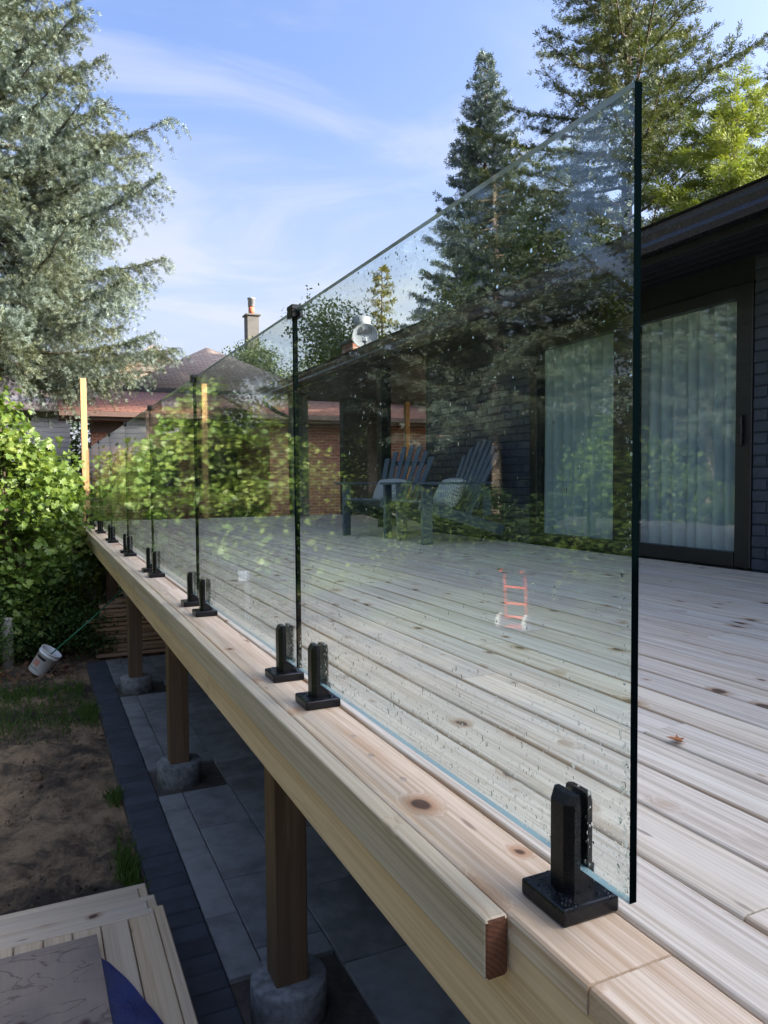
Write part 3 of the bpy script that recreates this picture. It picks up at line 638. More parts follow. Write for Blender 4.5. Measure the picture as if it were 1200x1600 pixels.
tube('feed_arm', [tuple(cn-yy_*.21+zz_*.02), tuple(cn-yy_*.2+zz_*.12), tuple(cn-yy_*.2+zz_*.26)], .014, DARKMETAL, dish)
fh = link('feed_horn', boxm('feed_horn', .08, .08, .08, DISH, .012), dish); fh.matrix_local = Matrix.Translation(cn-yy_*.16+zz_*.26) @ Matrix((xx_, yy_, zz_)).transposed().to_4x4()

# ------------------------------------------------------------------ neighbouring houses
nb1 = empty('brick_house', (4, 20, GZ)); tag(nb1, 'red brick bungalow with reddish shingle roof beyond the far end of the deck', 'house')
def nbx(p, name, x0, x1, y0, y1, z0, z1, mat, bev=0): return child(name, boxm(name, x1-x0, y1-y0, z1-z0, mat, bev), p, ((x0+x1)/2, (y0+y1)/2, (z0+z1)/2))
def slope(p, name, pts, th, mat):
    V = [Vector(q)-p.location for q in pts]; V += [v-Vector((0, 0, th)) for v in V]; n = len(pts)
    Fc = [tuple(range(n)), tuple(range(n, 2*n))[::-1]]+[(i, n+i, n+(i+1) % n, (i+1) % n) for i in range(n)]
    return link(name, pydata(name, [tuple(v) for v in V], Fc, mat), p)
nbx(nb1, 'wall', 1.25, 12, 20.0, 20.25, GZ, 2.2, BRICK); nbx(nb1, 'wing_wall', 5.1, 12, 17.4, 17.6, GZ, 1.98, BRICK); nbx(nb1, 'wing_side', 5.1, 5.3, 17.602, 19.998, GZ, 1.98, BRICK)
slope(nb1, 'roof', [(.5, 19.35, 2.36), (12, 19.35, 2.36), (12, 23.2, 3.35), (.5, 23.2, 3.35)], .06, SH_RED)
slope(nb1, 'wing_roof', [(4.55, 16.9, 2.20), (12, 16.9, 2.20), (12, 20.2, 2.98), (4.55, 20.2, 2.98)], .06, SH_RED)
nbx(nb1, 'gutter', .5, 4.5, 19.23, 19.35, 2.2, 2.33, BROWN, .01); nbx(nb1, 'gutter', 4.55, 12, 16.78, 16.9, 2.05, 2.17, BROWN, .01)
nbx(nb1, 'soffit', .5, 5.09, 19.352, 19.99, 2.13, 2.2, BROWN); nbx(nb1, 'soffit', 4.55, 12, 16.902, 17.39, 1.985, 2.05, BROWN)
nbx(nb1, 'frieze', 1.22, 5.09, 19.96, 19.99, 1.86, 2.12, BROWN)
for x in (2.3, 3.9):
    wf = nbx(nb1, 'window', x, x+1.1, 19.94, 19.995, .3, 1.5, BROWN, .01); pn = link('pane', boxm('pane', .96, .01, 1.06, DARKMETAL), wf); pn.location = (0, -.03, 0)
    for k in range(3): b_ = link('bar', boxm('bar', .03, .02, 1.06, BROWN), wf); b_.location = (-.3+k*.3, -.04, 0)
nb2 = empty('hip_roof_house', (5, 27, GZ)); tag(nb2, 'taller house with brown shingle hip roof and black gutter behind the brick bungalow', 'house')
nbx(nb2, 'wall', 2.7, 8.3, 23.4, 32, GZ, 3.35, BRICK)
ap = [(5.55, 26.6, 5.35), (5.55, 29, 5.35)]; c_ = [(2.3, 23.0, 3.42), (8.7, 23.0, 3.42), (8.7, 32.4, 3.42), (2.3, 32.4, 3.42)]
V = [Vector(q)-nb2.location for q in c_+ap]; link('roof', pydata('roof', [tuple(v) for v in V], [(0, 1, 4), (1, 2, 5, 4), (2, 3, 5), (3, 0, 4, 5), (3, 2, 1, 0)], SH_BRN), nb2)
nbx(nb2, 'gutter', 2.25, 8.75, 22.88, 23.02, 3.24, 3.40, BLACK, .01); nbx(nb2, 'chimney', 7.72, 8.20, 29.2, 29.7, 3.2, 7.2, STUCCO, .01); nbx(nb2, 'chimney_cap', 7.66, 8.26, 29.14, 29.76, 7.202, 7.27, STUCCO, .01)
f1 = link('flue', lathe_mesh('flue', [(.12, 0), (.12, .3), (.10, .31)], 14, TERRA), nb2); f1.location = Vector((7.96, 29.45, 7.27))-nb2.location
f2 = link('flue_cap', lathe_mesh('flue_cap', [(.09, 0), (.14, .02), (.14, .3), (.16, .31), (.16, .36), (.03, .40)], 14, GALV), nb2); f2.location = Vector((7.96, 29.45, 7.58))-nb2.location
nb3 = empty('gable_house', (4.6, 34, GZ)); tag(nb3, 'far house showing only a peach trimmed gable above the brown hip roof', 'house')
gv = [(2.6, 4.9), (6.6, 4.9), (4.55, 6.25)]
g3 = prism('gable', gv, 33.0, 33.2, 'y', PEACH); g3.parent = nb3; g3.location = -nb3.location
nbx(nb3, 'wall', 2.6, 6.6, 33, 40, GZ, 4.9, STUCCO)
for s, (xa, za, xb, zb) in enumerate(((2.3, 4.78, 4.55, 6.38), (6.8, 4.78, 4.55, 6.38))):
    slope(nb3, 'roof', [(xa, 32.6, za), (xb, 32.6, zb), (xb, 40, zb), (xa, 40, za)], .14, SH_BRN)
gp = prism('gable_panel', [(3.7, 5.3), (5.4, 5.3), (4.55, 5.88)], 32.9, 32.99, 'y', SH_BRN); gp.parent = nb3; gp.location = -nb3.location
nb4 = empty('siding_house', (-1, 26, GZ)); tag(nb4, 'pale grey siding house glimpsed between the maple and the spruce at left', 'house')
for k in range(24): nbx(nb4, 'siding_board', -3.2, 1.0, 25.95+random.uniform(-.003, .003), 26.02, GZ+.9+k*.16, GZ+1.05+k*.16, SIDING, .006)
nbx(nb4, 'wall', -3.2, 1.0, 26.03, 30, GZ, 2.9, SIDING); slope(nb4, 'roof', [(-3.6, 25.5, 2.95), (1.4, 25.5, 2.95), (1.4, 28.5, 4.3), (-3.6, 28.5, 4.3)], .12, SH_BRN)
nbx(nb4, 'window', .1, .7, 25.9, 25.94, .2, 1.0, WHITEP, .01); nbx(nb4, 'wall_lamp', .25, .4, 25.8, 25.94, 1.5, 1.75, BLACK, .02)

# ------------------------------------------------------------------ trees
def rotmats(dirs, r, roll=None):
    """matrices whose y axis is dirs, with random roll"""
    n = len(dirs); d = dirs/np.linalg.norm(dirs, axis=1, keepdims=True); a = r.normal(size=(n, 3)); a -= (a*d).sum(1, keepdims=True)*d
    a /= np.linalg.norm(a, axis=1, keepdims=True)+1e-9; b = np.cross(a, d)
    return np.stack([a, d, b], -1)
def spray(n, w, seed):
    r = random.Random(seed); T = [(0, 0, 0)]; Fc = []
    for k in range(n):
        th = math.radians(12+60*((k+.5)/n)); ph = k*2.4+r.uniform(-.4, .4); L = r.uniform(.75, 1.1)*(1.1-.35*(k/n))
        d = Vector((math.sin(th)*math.cos(ph), math.cos(th), math.sin(th)*math.sin(ph)))*L; q = d.cross(Vector((.3, .5, .8))).normalized()*w
        i = len(T); T += [tuple(d-q), tuple(d+q)]; Fc.append((0, i, i+1))
    return T, Fc
def conifer(seed, H, R, zb, nl, step=.11, tl=.15, tw=.05, droop=.25, up=.25, power=.9, hang=.35, mat=None, per=2, twl=.42, bark=None, ragged=.35, trunk_r=None, spacing=.075, nn=7, low=0.0, s0=.12):
    r = np.random.default_rng(seed); P = []; D = []; BV = []; BF = []
    tr = trunk_r or H*.013
    V, Fc = tube_arrays([(0.02*math.sin(k*1.7), .02*math.cos(k*2.1), H*k/12) for k in range(13)], [tr*(1.02-k/12.5) for k in range(13)], 9)
    nv = len(V); BV += V; BF += Fc
    for i in range(nl):
        t_ = (i+r.uniform(0, 1))/nl; z0 = zb+(H-zb)*t_**1.05; az = i*2.39996+r.normal(0, .3)
        L = R*(1-t_)**power*(1-ragged/2+ragged*r.random())+.12
        if low: L *= low+(1-low)*min(1, t_/.16)
        if r.random() < .1 and t_ > .22: L *= 1.2
        dr = droop*(1.15-t_*1.1)+r.normal(0, .05); h = np.array([math.cos(az), math.sin(az), 0]); side = np.array([-h[1], h[0], 0])
        cur = lambda s: h*(L*s)[:, None]+np.array([0, 0, 1.])*(L*(-dr*s+up*s*s))[:, None]+np.array([0, 0, z0])
        ss = np.linspace(0, 1, 6); pts = cur(ss); rad = .012+.010*L
        V, Fc = tube_arrays(pts, [rad*(1-.85*s) for s in ss], 4); o = len(BV); BV += V; BF += [tuple(q+o for q in f) for f in Fc]
        nt_ = max(6, int(L/step*2)); s = np.sort(r.uniform(s0, 1, nt_)); base = cur(s); sg = np.where(np.arange(nt_) % 2, 1, -1)
        tang = h[None]*1.0+np.array([0, 0, 1.])*(-dr+2*up*s)[:, None]
        ang = r.uniform(.55, 1.15, nt_)
        d = tang*np.cos(ang)[:, None]+side[None]*(np.sin(ang)*sg)[:, None]; d[:, 2] += r.normal(-.05, .14, nt_)
        ln = np.minimum(.95, twl*L)*(1.05-.72*s)*r.uniform(.55, 1.15, nt_)+.10
        # the limb's own leading shoot
        nq = np.maximum(2, (ln/spacing).astype(int)); tot = nq.sum(); ti = np.repeat(np.arange(nt_), nq); q = (np.arange(tot)-np.repeat(np.cumsum(nq)-nq, nq)+r.random(tot))/nq[ti]
        p = base[ti]+d[ti]*(ln[ti]*q)[:, None]; p[:, 2] -= hang*ln[ti]*q*q*r.uniform(.5, 1.3, nt_)[ti]
        for _ in range(per):
            td = d[ti]+r.normal(0, .42, (tot, 3)); td[:, 2] += -hang*q*.7+.10; P.append(p+r.normal(0, .018, p.shape)); D.append(td)
        na = max(4, int(L/spacing)); sa = r.uniform(.15, 1.02, na*per); P.append(cur(sa)); D.append(tang[r.integers(0, nt_, na*per)]+r.normal(0, .45, (na*per, 3)))
    P = np.concatenate(P); D = np.concatenate(D); n = len(P); s = r.uniform(.65, 1.25, n)
    tt, tf = spray(nn, tw, seed)
    crown = scatter('crown', tt, tf, P, rotmats(D, r), tl*s, mat); print('CONIFER', seed, n*nn)
    trunk = pydata('trunk', BV, BF, bark or BARK, True)
    return trunk, crown
def broadleaf(seed, blobs, n, leaf, size, mat, bark, trunk_h, tr, up=.5):
    """blobs: (x,y,z,rx,ry,rz); leaves on twig clusters spread through the blobs"""
    r = np.random.default_rng(seed); w_ = np.array([b[3]*b[4]*b[5] for b in blobs])**.8; w_ /= w_.sum(); P = []; BV = []; BF = []
    V, Fc = tube_arrays([(0, 0, 0), (.05*tr*10, 0, trunk_h*.5), (0, .03, trunk_h)], [tr, tr*.8, tr*.55], 8); BV += V; BF += Fc
    for b, wt in zip(blobs, w_):
        k = max(4, int(n*wt/26)); u = r.normal(size=(k, 3)); u /= np.linalg.norm(u, axis=1, keepdims=True); rad = r.random(k)**.42
        c = np.array(b[:3])+u*rad[:, None]*np.array(b[3:])
        m = int(n*wt/k)+1; sp = .16*np.mean(b[3:])*r.uniform(.6, 1.3, k)+size*.8
        P.append((c[:, None]+r.normal(size=(k, m, 3))*sp[:, None, None]*np.array([1, 1, .55])).reshape(-1, 3))
        V, Fc = tube_arrays([(0, 0, trunk_h*.8), tuple((np.array(b[:3])*.6+np.array([0, 0, trunk_h*.4]))), tuple(b[:3])], [tr*.5, tr*.3, tr*.08], 5); o = len(BV); BV += V; BF += [tuple(q+o for q in f) for f in Fc]
        for cc in c[:10]:
            V, Fc = tube_arrays([tuple(b[:3]), tuple((np.array(b[:3])+cc)/2+r.normal(0, .05, 3)), tuple(cc)], [tr*.14, tr*.09, tr*.03], 3); o = len(BV); BV += V; BF += [tuple(q+o for q in f) for f in Fc]
    P = np.concatenate(P); k = len(P); nrm = r.normal(size=(k, 3))*.75+np.array([.15, -.15, up]); nrm /= np.linalg.norm(nrm, axis=1, keepdims=True)
    d = r.normal(size=(k, 3)); d -= (d*nrm).sum(1, keepdims=True)*nrm; d /= np.linalg.norm(d, axis=1, keepdims=True)
    Rm = np.stack([np.cross(d, nrm), d, nrm], -1); s = size*r.uniform(.6, 1.2, k)
    return pydata('trunk', BV, BF, bark, True), scatter('crown', leaf[0], leaf[1], P, Rm, s, mat)
OVAL = ([(0, -.5, 0), (.3, -.1, .06), (.22, .28, .05), (0, .55, 0), (-.22, .28, .05), (-.3, -.1, .06)], [(0, 1, 2, 3), (0, 3, 4, 5)])
MAPLE = (LV, LF)
def plant(name, meshes, loc, label, cat, group=None, rz=0, sc=1, sxy=1):
    o = empty(name, loc, rz); o.scale = (sc*sxy, sc*sxy, sc); link('trunk', meshes[0], o); link('crown', meshes[1], o); tag(o, label, cat, group); return o
# big blue spruce at left
T1 = conifer(11, 13.4, 3.5, 4.15, 215, step=.085, tl=.055, tw=.10, droop=.30, up=.36, power=.78, hang=.75, mat=F_BLUE, per=1, twl=.30, spacing=.019, s0=.2, ragged=.55, trunk_r=.2, nn=6, low=.66)
plant('spruce_tree', T1, (-0.75, 15.2, GZ), 'large pale blue-green spruce filling the left edge of the sky', 'tree', 'conifers')
T2 = conifer(12, 15.3, 3.35, 1.5, 300, step=.11, tl=.115, tw=.12, droop=.10, up=.30, power=.92, hang=.2, mat=F_BLUE2, per=1, twl=.34, spacing=.055, ragged=.25, nn=6)
plant('spruce_tree', T2, (13.0, 20.1, GZ), 'slender dark blue-grey spruce with a pointed top against the sky', 'tree', 'conifers', 0.5)
T3 = conifer(13, 19.5, 3.7, 2.5, 215, step=.13, tl=.105, tw=.11, droop=-.04, up=.30, power=.52, hang=.18, mat=F_DARK, per=1, twl=.30, spacing=.062, ragged=.9, nn=6)
plant('spruce_tree', T3, (14.6, 15.6, GZ), 'tallest dark green conifer with open ragged branches above the house roof', 'tree', 'conifers', 1.2)
T4 = conifer(14, 10.2, 2.8, 2.0, 100, step=.11, tl=.15, tw=.07, droop=-.15, up=.22, power=.70, hang=.05, mat=F_LIME, per=1, twl=.34, spacing=.055, ragged=.6, nn=8)
plant('pine_tree', T4, (13.1, 10.9, GZ), 'bright yellow-green feathery pine right of the glass edge, over the gutter', 'tree', 'conifers')
plant('pine_tree', (T3[0], T3[1]), (19.4, 13.2, GZ), 'dark conifer whose tip shows at the right edge of the sky', 'tree', 'conifers', 2.6, .80)
T5 = conifer(15, 9.6, 1.7, 1.0, 80, step=.16, tl=.14, tw=.13, droop=.05, up=.2, mat=F_GOLD, per=1, spacing=.07, nn=6)
plant('larch_tree', T5, (11.3, 24.2, GZ), 'small golden tipped conifer peeking above the tree line left of the dark spruce', 'tree', 'conifers')
# broadleaf trees behind the roof
def blobset(seed, n, R, z0, z1):
    r = random.Random(seed); return [(r.uniform(-R, R)*.7, r.uniform(-R, R)*.7, r.uniform(z0, z1), R*r.uniform(.3, .5), R*r.uniform(.3, .5), R*r.uniform(.25, .42)) for _ in range(n)]
B1 = broadleaf(21, blobset(1, 18, 3.0, 3.0, 7.2), 34000, OVAL, .115, F_LEAF, BARK, 4.5, .17)
B2 = broadleaf(22, blobset(2, 18, 2.6, 2.8, 8.2), 34000, OVAL, .115, F_LIME if False else F_LEAF, BARK, 4.5, .15)
for x, y, b, sc, rz, lab in ((10.6, 22.0, B1, 1.0, 0, 'leafy green tree behind the satellite dish'),
                             (8.6, 26.5, B2, .80, 1.1, 'leafy green tree left of the satellite dish, above the brown hip roof'),
                             (14.2, 18.6, B2, 1.08, 2.2, 'leafy yellow-green tree between the pointed spruce and the house roof'),
                             (13.4, 12.6, B1, .92, 3.0, 'leafy green tree over the gutter just left of the glass edge'),
                             (13.2, 13.6, B2, .85, 4.0, 'leafy green tree over the gutter just right of the glass edge')):
    plant('leafy_tree', b, (x, y, GZ), lab, 'tree', 'leafy trees behind the house', rz, sc)
# the maple at the left
mb = [(-.55, .1, 1.15, .75, .65, .5), (.25, -.1, .95, .55, .55, .42), (-.1, 0, 1.75, .85, .6, .45), (-1.1, .2, 1.7, .7, .7, .5), (.45, .1, 1.55, .45, .5, .4), (-.3, .2, 2.25, .65, .55, .4), (.25, .3, 2.2, .45, .45, .35),
      (-.9, .5, 2.4, .6, .5, .4), (-.15, .2, 2.65, .32, .35, .3), (-.1, .25, 2.95, .18, .2, .22), (-.38, .3, 2.8, .4, .35, .35), (-.42, .3, 3.15, .22, .22, .25), (-1.4, .2, 1.0, .6, .6, .5), (.1, -.2, .5, .75, .45, .3), (-.8, -.1, .55, .7, .5, .35), (-1.7, .4, 2.0, .6, .6, .6), (.55, .25, .75, .32, .45, .35)]
MP = broadleaf(31, mb, 14500, MAPLE, .092, F_MAPLE, BARK, 1.2, .06, .8)
plant('maple_tree', MP, (-0.30, 9.75, GZ), 'bright green young maple at the left edge, below the big spruce', 'tree')
# low shrubs
sb = [(0, 0, .55, .65, .65, .5), (.5, .3, .4, .45, .45, .4), (-.5, -.2, .45, .45, .5, .4), (.1, .2, 1.0, .45, .4, .4), (-.25, .1, 1.35, .3, .3, .35)]
THK = broadleaf(43, [tuple(3.4*q for q in b_) for b_ in sb], 26000, OVAL, .12, F_HEDGE, BARK, 1.4, .09, .5)
SHB = broadleaf(41, sb, 9000, OVAL, .058, F_HEDGE, BARK, .4, .03, .5)
sb2 = [(0, 0, .5, .6, .5, .5), (.45, .2, .5, .4, .4, .45), (-.4, .1, .4, .45, .45, .4), (0, -.1, 1.1, .4, .4, .5), (.2, 0, 1.7, .28, .28, .4)]
SHC = broadleaf(42, sb2, 6500, MAPLE, .068, F_MAPLE, BARK, .4, .03, .6)
for x, y, b, sc, rz, lab in ((-.45, 9.15, SHB, .62, 0, 'low dark shrub under the maple beside the white bucket'), (.28, 9.45, SHB, .72, 2, 'dark shrub under the maple beside the lumber pile'),
                             (.12, 11.6, SHC, 1.2, 1.0, 'light green sapling behind the maple, mirrored in the far glass panels'), (.02, 13.25, SHC, 1.3, 2.5, 'light green sapling under the big spruce, mirrored beside the corner post'),
                             (1.05, 13.4, SHB, .95, 1, 'green shrub beyond the far deck edge, just right of the corner post'), (2.0, 13.5, SHC, .8, 3, 'light green shrub beyond the far deck edge, left of the lone cedar post'),
                             (3.3, 13.6, SHB, 1.0, 4, 'green shrub beyond the far deck edge, right of the lone cedar post'), (4.35, 13.7, SHB, .85, 5, 'green shrub in front of the sunlit brick wall'),
                             (6.4, 13.9, SHB, 1.0, 2.4, 'green shrub beyond the far porch post'), (8.2, 14.1, SHB, 1.3, .7, 'tall green shrub behind the porch')):
    plant('shrub', b, (x, y, GZ), lab, 'shrub', 'shrubs around the deck', rz, sc)
# garden to the left, seen mirrored in the glass
T6 = conifer(16, 12.5, 3.0, 3.3, 120, step=.12, tl=.11, tw=.11, droop=.22, up=.22, power=.8, hang=.3, mat=F_BLUE, per=1, spacing=.055, ragged=.5, bark=BARKP, trunk_r=.15, nn=6)
for x, y, tt, sc, rz, lab in ((-8.7, 15.1, T6, 1.0, 0, 'spruce with a bare pale trunk, mirrored in the nearest glass panel'), (-9.6, 7.6, T6, 1.0, 2, 'blue-green spruce mirrored in the sliding door'),
                              (-7.4, 19.5, T6, 1.1, 4, 'blue-green spruce mirrored in the farther glass panels'), (-11, 3.4, T3, .75, 1, 'dark conifer left of the yard, seen only as a reflection'),
                              (-12.5, 12, T3, .75, 5, 'dark conifer behind the mirrored spruce trunk, seen only as a reflection')):
    plant('spruce_tree', tt, (x, y, GZ), lab, 'tree', 'conifers', rz, sc)
for x, y, b, sc, rz, lab in ((-11.5, 17.5, B1, .95, 1, 'leafy tree mirrored in the second glass panel'), (-12, 9.2, B2, .95, 2, 'leafy tree mirrored near the free edge of the glass'), (-10, -1, B1, .9, 3, 'leafy tree left of the stairs, outside the picture'),
                             (-6.6, 23, B2, 1.0, 0, 'leafy tree mirrored low in the far glass panels')):
    plant('leafy_tree', b, (x, y, GZ), lab, 'tree', 'leafy trees of the left yard', rz, sc)
for i in range(9):
    plant('shrub', THK, (-14.5+random.uniform(-.8, .8), -2+i*3.4, GZ), '%s tall bush of the thicket behind the mirrored hedge, counted from the stairs' % ['first', 'second', 'third', 'fourth', 'fifth', 'sixth', 'seventh', 'eighth', 'ninth'][i], 'shrub', 'thicket behind the hedge', i*.9, random.uniform(.9, 1.1), 1.1)
for i in range(6):
    plant('shrub', THK, (-15+i*2.9, 30+random.uniform(-1, 1), GZ), '%s tall bush of the far mirrored thicket, counted from the left' % ['first', 'second', 'third', 'fourth', 'fifth', 'sixth'][i], 'shrub', 'far thicket', i*.9, random.uniform(1.0, 1.2), 1.15)
hl = ['first', 'second', 'third', 'fourth', 'fifth', 'sixth', 'seventh', 'eighth', 'ninth', 'tenth', 'eleventh', 'twelfth', 'thirteenth']
for i in range(13):
    y = -.5+i*1.45; plant('shrub', SHC if i % 4 == 2 else SHB, (-6.6+random.uniform(-.4, .4)+.06*i, y, GZ), '%s bush of the hedge mirrored in the glass, counted from the stairs' % hl[i], 'shrub', 'hedge mirrored in the glass', i*1.3, random.uniform(.95, 1.25), 1.25)

# grass by the pavers
r = np.random.default_rng(5)
gp_ = np.concatenate([np.stack([.40+r.normal(0, .03, 520)-.02, 3.95+r.normal(0, .16, 520)], -1), np.stack([.41+r.normal(0, .03, 240), 4.95+r.normal(0, .05, 240)], -1), np.stack([.36+r.normal(0, .06, 500), 6.9+r.normal(0, .16, 500)], -1), np.stack([r.uniform(-.5, .35, 1500), 7.7+r.normal(0, .22, 1500)], -1), np.stack([r.uniform(-1.2, .2, 1200), 6.9+r.normal(0, .3, 1200)], -1)])
gp_ = gp_[gp_[:, 0] < .425]; k = len(gp_); d = np.stack([r.normal(0, .45, k), r.normal(0, .45, k), np.ones(k)], -1)
tag(link('grass', scatter('grass', [(-.5, 0, 0), (.5, 0, 0), (.15, .6, .08), (0, 1, .25)], [(0, 1, 2), (0, 2, 3)], np.concatenate([gp_, np.full((k, 1), GZ-.03)], 1), rotmats(d, r), np.stack([np.full(k, .007), r.uniform(.03, .12, k), r.uniform(.03, .12, k)], -1), F_GRASS)), 'short green grass sprouting along the paver edge and by the bucket', 'grass', kind='stuff')
# pebbles, clods and dead leaves on the dirt
k = 6500; P = np.stack([r.uniform(-1.4, .42, k), r.uniform(2.6, 9, k), GZ-.03+r.random(k)*.03], -1); s = r.lognormal(-5.3, .6, k)
OCT = ([(1, 0, 0), (0, 1, 0), (-1, 0, 0), (0, -1, 0), (0, 0, .7), (0, 0, -.5)], [(0, 1, 4), (1, 2, 4), (2, 3, 4), (3, 0, 4), (1, 0, 5), (2, 1, 5), (3, 2, 5), (0, 3, 5)])
tag(link('clods', scatter('clods', OCT[0], OCT[1], P, rotmats(np.stack([r.normal(0, .4, k), r.normal(0, 1, k), r.normal(0, .3, k)], -1), r), s, DIRT)), 'small clods and pebbles strewn over the bare dirt', 'pebbles', kind='stuff')
k = 500; P = np.stack([r.uniform(-1.4, .3, k), 8.5+r.normal(0, .3, k), GZ-.02+r.random(k)*.04], -1); nr = np.stack([r.normal(0, .5, k), r.normal(0, 1, k), r.normal(0, .3, k)], -1)
tag(link('leaf_litter', scatter('leaf_litter', OVAL[0], OVAL[1], P, rotmats(nr, r), r.uniform(.03, .07, k), foliage('litter', [(.10, .05, .025), (.22, .12, .06), (.3, .22, .15)], .1))), 'brown dead leaves on the soil around the bucket', 'leaves', kind='stuff')

# ------------------------------------------------------------------ steps at the lower left
st = empty('wooden_steps', (0.0, 2.4, GZ-.04)); tag(st, 'low wooden platform with two steps at the lower left corner', 'steps')
def sp(name, x0, x1, y0, y1, z0, z1, mat, bev=.004): return child(name, boxm(name, x1-x0, y1-y0, z1-z0, mat, bev), st, ((x0+x1)/2, (y0+y1)/2, (z0+z1)/2))
SZ = -1.06; sp('side_trim', .372, .408, 1.0, 2.965, SZ-.30, SZ+.002, W_STEP); sp('back_trim', -1.5, .370, 2.930, 2.966, SZ-.30, SZ+.0, W_STEPX)
for k in range(16): sp('step_board', .370-.0985*(k+1)+.004, .370-.0985*k, 1.0, 2.926, SZ-.034, SZ-.001+random.uniform(-.001, .001), W_STEP)
for j, (y0, y1, x1, z) in enumerate(((2.968, 3.16, .400, -1.115), (3.162, 3.42, .395, -1.195))):
    sp('tread', -1.5, x1-.036, y0, y1-.034, z-.034, z, W_STEPX); sp('tread_nosing', -1.5, x1, y1-.032, y1, z-.16, z+.001, W_STEPX); sp('tread_end', x1-.034, x1, y0, y1-.034, z-.16, z+.001, W_STEP)
pw = link('plywood_sheet', boxm('plywood_sheet', 1.2, 1.3, .018, PLY, .001), None, (-.432, 2.165, SZ+.028)); pw.rotation_euler = (-.012, 0.0, .02); tag(pw, 'weathered plywood sheet lying on the wooden steps', 'plywood')
# tarp corner between plywood and boards
nx, ny = 14, 22; V = []; Fc = []
for i in range(nx):
    for j in range(ny):
        u, v_ = i/(nx-1), j/(ny-1); yv = 1.85+v_*.86; wd = .26*(1-v_)**.75+.012
        V.append((.02+(.145+wd-.02)*u, yv, SZ+.006+.010*u*(1-u)*abs(math.sin(9*v_+3*u))*2+(.004 if u < .5 else .004*abs(math.sin(14*v_)))))
for i in range(nx-1):
    for j in range(ny-1): a = i*ny+j; Fc.append((a, a+ny, a+ny+1, a+1))
tp = link('blue_tarp', pydata('blue_tarp', V, Fc, TARP, True)); tag(tp, 'dark blue tarp corner sticking out from under the plywood sheet', 'tarp')

# ------------------------------------------------------------------ yard things
bk = empty('white_bucket', (-0.06, 8.55, GZ+.02)); bk.scale = (.78, .78, .78); bk.rotation_euler = (0.15, .62, 0); tag(bk, 'white plastic bucket with dark print lying tilted on the soil', 'bucket')
lb = link('bucket_wall', lathe_mesh('bucket_wall', [(.115, 0), (.122, .01), (.138, .28), (.148, .282), (.148, .30), (.139, .302), (.141, .33), (.150, .332), (.150, .345), (.142, .345), (.13, .30), (.112, .02), (.02, .015)], 30, WHITEP), bk)
def decal(name, z0, z1, a0, a1, mat):
    V = []; Fc = []; n = 10
    for z in (z0, z1):
        for i in range(n): a = a0+(a1-a0)*i/(n-1); q = .1228+.0575*z; V.append((q*math.cos(a)*1.006, q*math.sin(a)*1.006, z))
    for i in range(n-1): Fc.append((i, i+1, n+i+1, n+i))
    link(name, pydata(name, V, Fc, mat), bk)
A0 = math.radians(-150)
decal('printed_band', .215, .25, A0-.1, A0+1.0, BLACKP); decal('printed_band', .06, .066, A0-.2, A0+1.0, BLACKP)
for k in range(4): decal('printed_mark', .11 if k % 2 else .10, .19, A0+.05+k*.16, A0+.14+k*.16, REDP)
tube('bail', [(.148, 0, .29), (.16, -.06, .2), (.15, -.1, .13), (.13, -.09, .1)], .003, GALV, bk)
rod = tube('garden_stake', [(.08, 8.5, GZ+.20), (.5, 8.72, GZ+.50), (.95, 8.95, GZ+.86)], .008, GREENROD); tag(rod, 'thin green garden stake slanting up out of the white bucket', 'stake')
fp = link('fence_post', lathe_mesh('fence_post', [(.062, 0), (.06, .3), (.058, .55), (.04, .57)], 12, STAKE), None, (-.335, 9.02, GZ-.03)); tag(fp, 'short grey weathered post under the maple at the left edge', 'post')
bn = empty('dark_bin', (.42, 10.3, GZ)); tag(bn, 'dark round bin with a white lid in the shrubs under the deck corner', 'bin')
link('bin_body', lathe_mesh('bin_body', [(.19, 0), (.2, .02), (.23, .62), (.235, .64), (.2, .65)], 24, BIN), bn)
o = link('lid', lathe_mesh('lid', [(.09, .652), (.095, .66), (.095, .70), (.05, .71)], 18, WHITEP), bn)
# lumber pile
lp = [0]
names = 0
for j in range(13):
    z = GZ-.02+j*.052; nrow = 4 if j < 11 else 2
    for q in range(nrow):
        x0 = .53+random.choice([-.08, -.03, 0, .03, .06, .12, .22])+random.uniform(-.02, .02)+(.06*max(0, j-8)); ln = random.uniform(2.2, 3.2); y = 9.12+q*.15
        wd = random.choice([.089, .135, .12]); th = random.choice([.036, .04, .046]); ms = boxm('plank', ln, wd, th, W_LUMB, .003)
        o = link('lumber_plank', ms, None, (x0+ln/2, y, z+th/2)); o.rotation_euler = (0, 0, random.uniform(-.015, .015))
        tag(o, 'brown plank, %s layer of the lumber pile, %s from the front' % (['bottom', 'second', 'third', 'fourth', 'fifth', 'sixth', 'seventh', 'eighth', 'ninth', 'tenth', 'eleventh', 'twelfth', 'top'][j], ['first', 'second', 'third', 'fourth'][q]), 'plank', 'planks of the lumber pile')
# outlet box on a stake, mirrored in the glass
ob = empty('outlet_box', (-.45, 7.0, GZ-.05)); tag(ob, 'small white outlet box on a stake, mirrored in the third glass panel', 'outlet box')
b1 = link('stake', boxm('stake', .04, .04, 1.2, STAKE, .004), ob); b1.location = (0, 0, .6)
b2 = link('box', boxm('box', .075, .06, .095, WHITEP, .006), ob); b2.location = (.045, -.01, 1.15); b3 = link('socket', boxm('socket', .012, .02, .03, BLACKP, .002), b2); b3.location = (.038, 0, 0)
